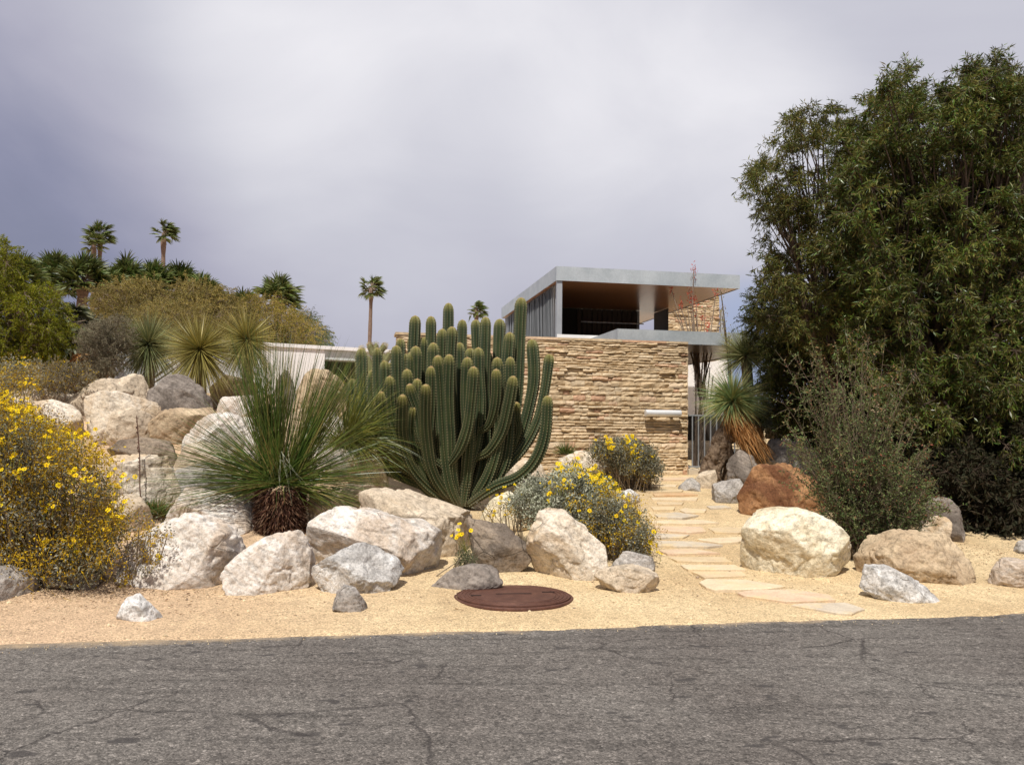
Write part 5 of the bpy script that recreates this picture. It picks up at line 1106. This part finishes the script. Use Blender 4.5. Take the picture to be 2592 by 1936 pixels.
# ---------------------------------------------------------------- right hand trees
plant_tree('willow_leaved_tree', 'open crowned narrow leaved tree leaning over the house roof', 'tree', base_at(2150, 1150, 14.8),
    psamp([(1905,400),(1950,335),(2010,300),(2060,290),(2110,265),(2160,300),(2180,340),(2150,400),(2085,420),(2075,520),(2110,560),(2190,560),(2230,520),(2260,620),(2240,800),(2180,880),(2040,870),(1945,830),(1925,720),(1935,600),(1905,500)], 165, 13.6, 16.2),
    .34, 13, 22, .10, .017, LM['bamboo'], BK['tree'], .11, 14, droop=.4, group=None, fork=.45)
psamp_l = lambda *a: list(psamp(*a))
BIGX = psamp_l([(2110,380),(2170,330),(2260,320),(2290,900),(2130,900)], 110, 12.8, 14.6)
plant_tree('willow_leaved_tree', 'massive dark narrow leaved tree filling the right side of the photo', 'tree', base_at(2420, 1330, 13.6),
    BIGX + psamp_l([(2215,250),(2290,180),(2330,220),(2350,300),(2400,200),(2480,170),(2520,150),(2560,190),(2720,200),(2720,1250),(2560,1200),(2440,1150),(2300,1080),(2230,980),(2170,860),(2160,600),(2150,440),(2200,370),(2240,340),(2190,290)], 900, 12.2, 15.6),
    .36, 13, 24, .10, .018, LM['bamboo'], BK['tree'], .17, 20, droop=.4, fork=.35, lm2=LM['bamboogreen'], frac2=.35)
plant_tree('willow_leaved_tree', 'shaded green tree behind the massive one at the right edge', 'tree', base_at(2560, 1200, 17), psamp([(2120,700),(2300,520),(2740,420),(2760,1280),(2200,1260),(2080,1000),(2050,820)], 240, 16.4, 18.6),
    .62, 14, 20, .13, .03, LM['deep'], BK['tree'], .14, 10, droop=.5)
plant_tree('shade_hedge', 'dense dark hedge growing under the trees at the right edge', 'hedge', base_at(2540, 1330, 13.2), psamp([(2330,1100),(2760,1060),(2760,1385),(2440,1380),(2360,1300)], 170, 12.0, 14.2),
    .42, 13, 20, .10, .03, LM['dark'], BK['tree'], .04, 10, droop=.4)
plant_tree('mesquite_tree', 'fine leaved green mesquite between the house roof and the big trees', 'tree', base_at(2050, 1120, 17.5), psamp([(1885,790),(1930,735),(2010,760),(2100,800),(2180,850),(2150,1080),(2010,1100),(1950,1060),(1930,980),(1960,930),(1905,850)], 380, 16.6, 18.6),
    .42, 13, 30, .055, .016, m_leaf('bright_fine_leaf', [(.05,.075,.012), (.08,.10,.018), (.11,.12,.03), (.13,.11,.03)], .6, .35, .2, .9), BK['tree'], .09, 8, droop=.5, fork=.5)
# spiny shrub with arching stems
def arch_shrub(name, label, base, tips, lmL, lmT, twn=30, lpn=9, twl=(.10, .28), leafL=.022, leafW=.009, sr=.010):
    root = empty(name, tuple(base), label, 'shrub'); N_ = len(tips); st = base + rng.normal(size=(N_, 3)) * np.array([.10, .08, .0]); K = 12
    P = arcs(st, tips, K, .05, .14); mb = MB(); vtubes(mb, P, np.linspace(sr * .8, .0014, K)[None].repeat(N_, 0), 4)
    tt = rng.uniform(.22, 1, (N_, twn)); i = (tt * (K - 1)).astype(int).clip(0, K - 2); f = (tt * (K - 1) - i)[..., None]
    ii = np.arange(N_)[:, None]; o = P[ii, i] * (1 - f) + P[ii, i + 1] * f; dr = norm(P[ii, i + 1] - P[ii, i]); 
    d = norm(dr * .8 + rng.normal(size=o.shape) * .8); L_ = rng.uniform(*twl, tt.shape)[..., None] * (1.25 - tt[..., None] * .6); e = o + d * L_
    o = o.reshape(-1, 3); e = e.reshape(-1, 3); Pt = arcs(o, e, 3, .08, 0.05); vtubes(mb, Pt, np.array([.0025, .0018, .001])[None].repeat(len(o), 0), 3); mb.build('branches', BK['dtwig'], root)
    q = rng.uniform(.1, 1, (len(o), lpn))[..., None]; p = (o[:, None] * (1 - q) + e[:, None] * q).reshape(-1, 3); n = len(p); p[:, 2] = np.maximum(p[:, 2], ground(p[:, 0], p[:, 1]) + .02)
    tip = (np.repeat(tt.ravel(), lpn) + rng.normal(size=n) * .1); hz = (p[:, 2] - base[2])
    kt = (rng.random(n) < np.where(tip > .85, .26, .02)); d = norm(np.repeat(norm(e - o), lpn, 0) * .6 + rdir(n)); L_ = leafL * rng.uniform(.6, 1.4, n)
    mb = MB(); leaves(mb, p[~kt], d[~kt], L_[~kt], leafW); mb.build('foliage', lmL, root)
    mb = MB(); leaves(mb, p[kt], d[kt], L_[kt], leafW * .8); mb.build('red_tips', lmT, root)
    return root
hs2 = hit(2165, 1418); bs = hs2.copy(); Ys = bs[1] + .1
def P2(lst, dy): return [W(x, y, Ys + rng.uniform(-dy, dy)) for x, y in lst]
bs = W(2168, 1400, Ys); bs[2] = gz(bs)
tips = list(psamp([(2110,870),(2150,840),(2220,860),(2270,960),(2310,1080),(2330,1180),(2000,1190),(1995,1100),(2020,960),(2070,900)], 62, Ys - .7, Ys + .7))
tips += P2([(1985,912),(2010,905),(1975,1010),(1985,1060),(1995,1110),(1975,1180),(2000,1230),(2140,842),(2170,850),(2200,845),(2240,862),(2110,858),(2060,885),(2310,960),(2330,1060),(2345,1130),(2290,900)], .5)
arch_shrub('spiny_shrub', 'airy grey green spiny shrub of arching stems with reddish tips behind the pale yellow boulder', bs, np.array(tips), LM['spiny'], LM['ochrtip'], 30, 8, twl=(.12, .34), leafL=.036, leafW=.013)
tips = list(psamp([(2040,1220),(2120,1160),(2260,1120),(2350,1150),(2400,1270),(2360,1330),(2230,1345),(2140,1320),(2060,1300)], 72, Ys - .55, Ys + .5)) + P2([(2395,1290),(2420,1285),(2350,1130),(2340,1200),(2380,1250),(2060,1300),(2300,1380),(2200,1400)], .3)
bs2 = bs + np.array([.15, -.12, 0]); arch_shrub('spiny_shrub', 'low dark green shrub with many red twigs lying on the wide tan boulder', bs2, np.array(tips), LM['spiny'], LM['redtip'], 38, 8, twl=(.08, .26), leafL=.032, leafW=.014)

# ocotillos
def ocotillo(label, base, tips, r=.022, red=False, leafy=0.):
    root = empty('ocotillo', tuple(base), label, 'ocotillo'); tips = np.array(tips); N_ = len(tips); K = 14
    P = arcs(np.repeat(base[None], N_, 0) + rng.normal(size=(N_, 3)) * .06, tips, K, .05, .02); mb = MB(); vtubes(mb, P, np.linspace(r, r * .45, K)[None].repeat(N_, 0), 6); mb.build('canes', BK['light'] if not leafy else BK['tree'] if leafy == 2 else BK['dtwig'], root)
    q = P[:, 2:].reshape(-1, 3); o = np.repeat(q, 10, 0) + rng.normal(size=(len(q) * 10, 3)) * .05; mb = MB(); leaves(mb, o, rdir(len(o)), .05, .008 if leafy != 1 else .02); THN = mb.build('thorns', LM['ochrtip'] if not leafy else LM['dark'] if leafy == 2 else LM['mesq'], root); tag(THN, kind='stuff')
    if red:
        for k, t_ in enumerate(tips):
            if k % 2 == 0 or rng.random() < .3:
                n = 26; o = t_ + rng.normal(size=(n, 3)) * np.array([.035, .035, .08]); mb = MB(); leaves(mb, o, rdir(n) + UP, .07, .022); mb.build('red_blossom', LM['red'], root)
    return root
ocotillo('ocotillo with scarlet blossoms rising behind the lower flat roof', W(1775, 1000, 21.3), [W(x, y, 21.3 + rng.uniform(-.6, .6)) for x, y in ((1700,735),(1756,682),(1745,735),(1748,755),(1762,765),(1785,780),(1722,775),(1800,800),(1778,805),(1830,770),(1812,740),(1740,775),(1760,790),(1705,780),(1790,830),(1735,800),(1752,760))], .02, True)
ocotillo('tall thin leafy ocotillo cane standing between the two upper yucca heads and the roof', W(1852, 1100, Yy + 1.4), [W(x, y, Yy + 1.4) for x, y in ((1824,735),(1845,850),(1828,800))], .022, False, 1)
ocotillo('bare tangled ocotillo canes in the entry passage behind the gate', base_at(1762, 1120, 19.4), [W(x, y, 19.4 + rng.uniform(-.5, .5)) for x, y in ((1757,925),(1765,930),(1775,935),(1783,930),(1790,915),(1797,930),(1805,950),(1770,960),(1785,960),(1780,975))], .024, False, 2)
# golden cholla behind the cactus
ch = empty('cholla', tuple(base_at(960, 1010, CY_ + 1.4)), 'pale golden bristly cholla poking up behind the left cactus stems', 'cholla')
def bristly(pts, r):
    P = spline(pts, 12); mb = MB(); tube(mb, P, r * np.array([.7, .95, 1, 1, 1, 1, 1, 1, .95, .9, .7, .2]), 8); mb.build('joint', m_ch, ch); n = 900; i = rng.integers(0, 11, n); f = rng.random(n)[:, None]
    c = P[i] * (1 - f) + P[i + 1] * f; d = rdir(n); o = c + d * r * .8; mb = MB(); blades(mb, o, d, .035, .004, 0, 1); mb.build('spines', LM_ch, ch)
m_ch = mat_flat('cholla_green', (.20,.20,.09), .8); LM_ch = m_leaf('pale_gold_spine', [(.50,.42,.22), (.62,.54,.32), (.42,.33,.16)], .6, .3, .2)
for pl in ([(935,1000),(935,930),(930,900)], [(932,930),(920,895),(915,880)], [(940,960),(950,900),(952,868)], [(955,900),(970,880),(975,874)], [(968,960),(972,920),(970,895)], [(972,920),(985,900),(988,893)], [(945,900),(938,880),(936,872)]):
    bristly([W(x, y, CY_ + 1.4) for x, y in pl], .05)
# ---------------------------------------------------------------- sky and sun
SUN = norm(np.array([-.13, -.545, .83]))
w = bpy.data.worlds.new('World'); SC.world = w; w.use_nodes = True; nt = w.node_tree; nt.nodes.clear()
def wn(ty, ins=None, **pr):
    nd = nt.nodes.new(ty)
    for k, v in pr.items(): setattr(nd, k, v)
    for k, v in (ins or {}).items():
        if hasattr(v, 'is_output'): nt.links.new(v, nd.inputs[k])
        else: nd.inputs[k].default_value = v
    return nd
def wm(op, a, b=0.): return wn('ShaderNodeMath', {0: a, 1: b}, operation=op).outputs[0]
def wr(f, stops):
    nd = wn('ShaderNodeValToRGB', {'Fac': f}); cr = nd.color_ramp
    while len(cr.elements) < len(stops): cr.elements.new(.5)
    for e, (p, c) in zip(cr.elements, stops): e.position = p; e.color = (c, c, c, 1) if isinstance(c, (int, float)) else (*c[:3], 1)
    return nd.outputs[0]
def wmix(f, a, b):
    nd = wn('ShaderNodeMix', data_type='RGBA')
    for i, v in ((0, f), (6, a), (7, b)):
        if hasattr(v, 'is_output'): nt.links.new(v, nd.inputs[i])
        else: nd.inputs[i].default_value = v
    return nd.outputs[2]
tc = wn('ShaderNodeTexCoord').outputs['Generated']
sky = wn('ShaderNodeTexSky', sky_type='NISHITA', sun_disc=False)
sky.sun_elevation = math.asin(SUN[2]); sky.sun_rotation = math.atan2(SUN[0], SUN[1])
def skydir(px, py): d = ray(px, py); return norm(d)
def blob(px, py, inner, outer):
    d = skydir(px, py); dt = wn('ShaderNodeVectorMath', {0: tc, 1: tuple(d)}, operation='DOT_PRODUCT').outputs['Value']
    return wn('ShaderNodeMapRange', {0: dt, 1: math.cos(math.radians(outer)), 2: math.cos(math.radians(inner)), 3: 0., 4: 1.}, interpolation_type='SMOOTHERSTEP').outputs[0]
n1 = wn('ShaderNodeTexNoise', {'Vector': wn('ShaderNodeMapping', {'Vector': tc, 'Scale': (1, 1, 1.7), 'Rotation': (0, .5, .2)}).outputs[0], 'Scale': 2.6, 'Detail': 7., 'Roughness': .52, 'Distortion': .5}).outputs[0]
z = wn('ShaderNodeSeparateXYZ', {0: tc}).outputs[2]
base = wn('ShaderNodeMapRange', {0: z, 1: .03, 2: .42, 3: .13, 4: .56}).outputs[0]
v = wm('ADD', base, wm('MULTIPLY', blob(1150, 220, 0, 28), .38))
v = wm('ADD', v, wm('MULTIPLY', blob(700, 330, 0, 10), .08))
v = wm('ADD', v, wm('MULTIPLY', blob(2500, 500, 0, 22), .22))
v = wm('ADD', v, wm('MULTIPLY', blob(1750, 450, 0, 14), .14))
v = wm('SUBTRACT', v, wm('MULTIPLY', blob(-60, 560, 2, 19), .10))
v = wm('SUBTRACT', v, wm('MULTIPLY', blob(300, 480, 0, 8), .05))
v = wm('ADD', v, wm('MULTIPLY', wm('SUBTRACT', n1, .5), .55))
v = wm('MULTIPLY', v, .94)
clc = wr(v, [(0., (.17,.19,.27)), (.2, (.26,.27,.38)), (.45, (.43,.425,.52)), (.7, (.58,.58,.65)), (1., (.82,.81,.85))])
gap = wm('MULTIPLY', blob(1900, 860, .5, 5), .55)
clc = wmix(gap, clc, (.32, .42, .66, 1))
bg1 = wn('ShaderNodeBackground', {'Color': sky.outputs[0], 'Strength': .06}).outputs[0]
bg2 = wn('ShaderNodeBackground', {'Color': clc, 'Strength': 1.0}).outputs[0]
fac = wm('SUBTRACT', .97, wm('MULTIPLY', gap, .1))
mixs = wn('ShaderNodeMixShader', {0: fac, 1: bg1, 2: bg2}).outputs[0]
nt.links.new(mixs, wn('ShaderNodeOutputWorld').inputs[0])
ld = bpy.data.lights.new('sun', 'SUN'); ld.energy = 4.8; ld.angle = math.radians(.6); ld.color = (1, .955, .88)
lo = bpy.data.objects.new('sun', ld); C.objects.link(lo); lo.rotation_euler = Vector(SUN).to_track_quat('Z', 'Y').to_euler(); lo.location = (0, -5, 20)
SC.view_settings.view_transform = 'Standard'; SC.view_settings.look = 'None'; SC.view_settings.exposure = .08; SC.view_settings.gamma = 1
SC.render.engine = 'CYCLES'; SC.cycles.max_bounces = 6; SC.cycles.transparent_max_bounces = 4
SC.cycles.diffuse_bounces = 3; SC.cycles.glossy_bounces = 3
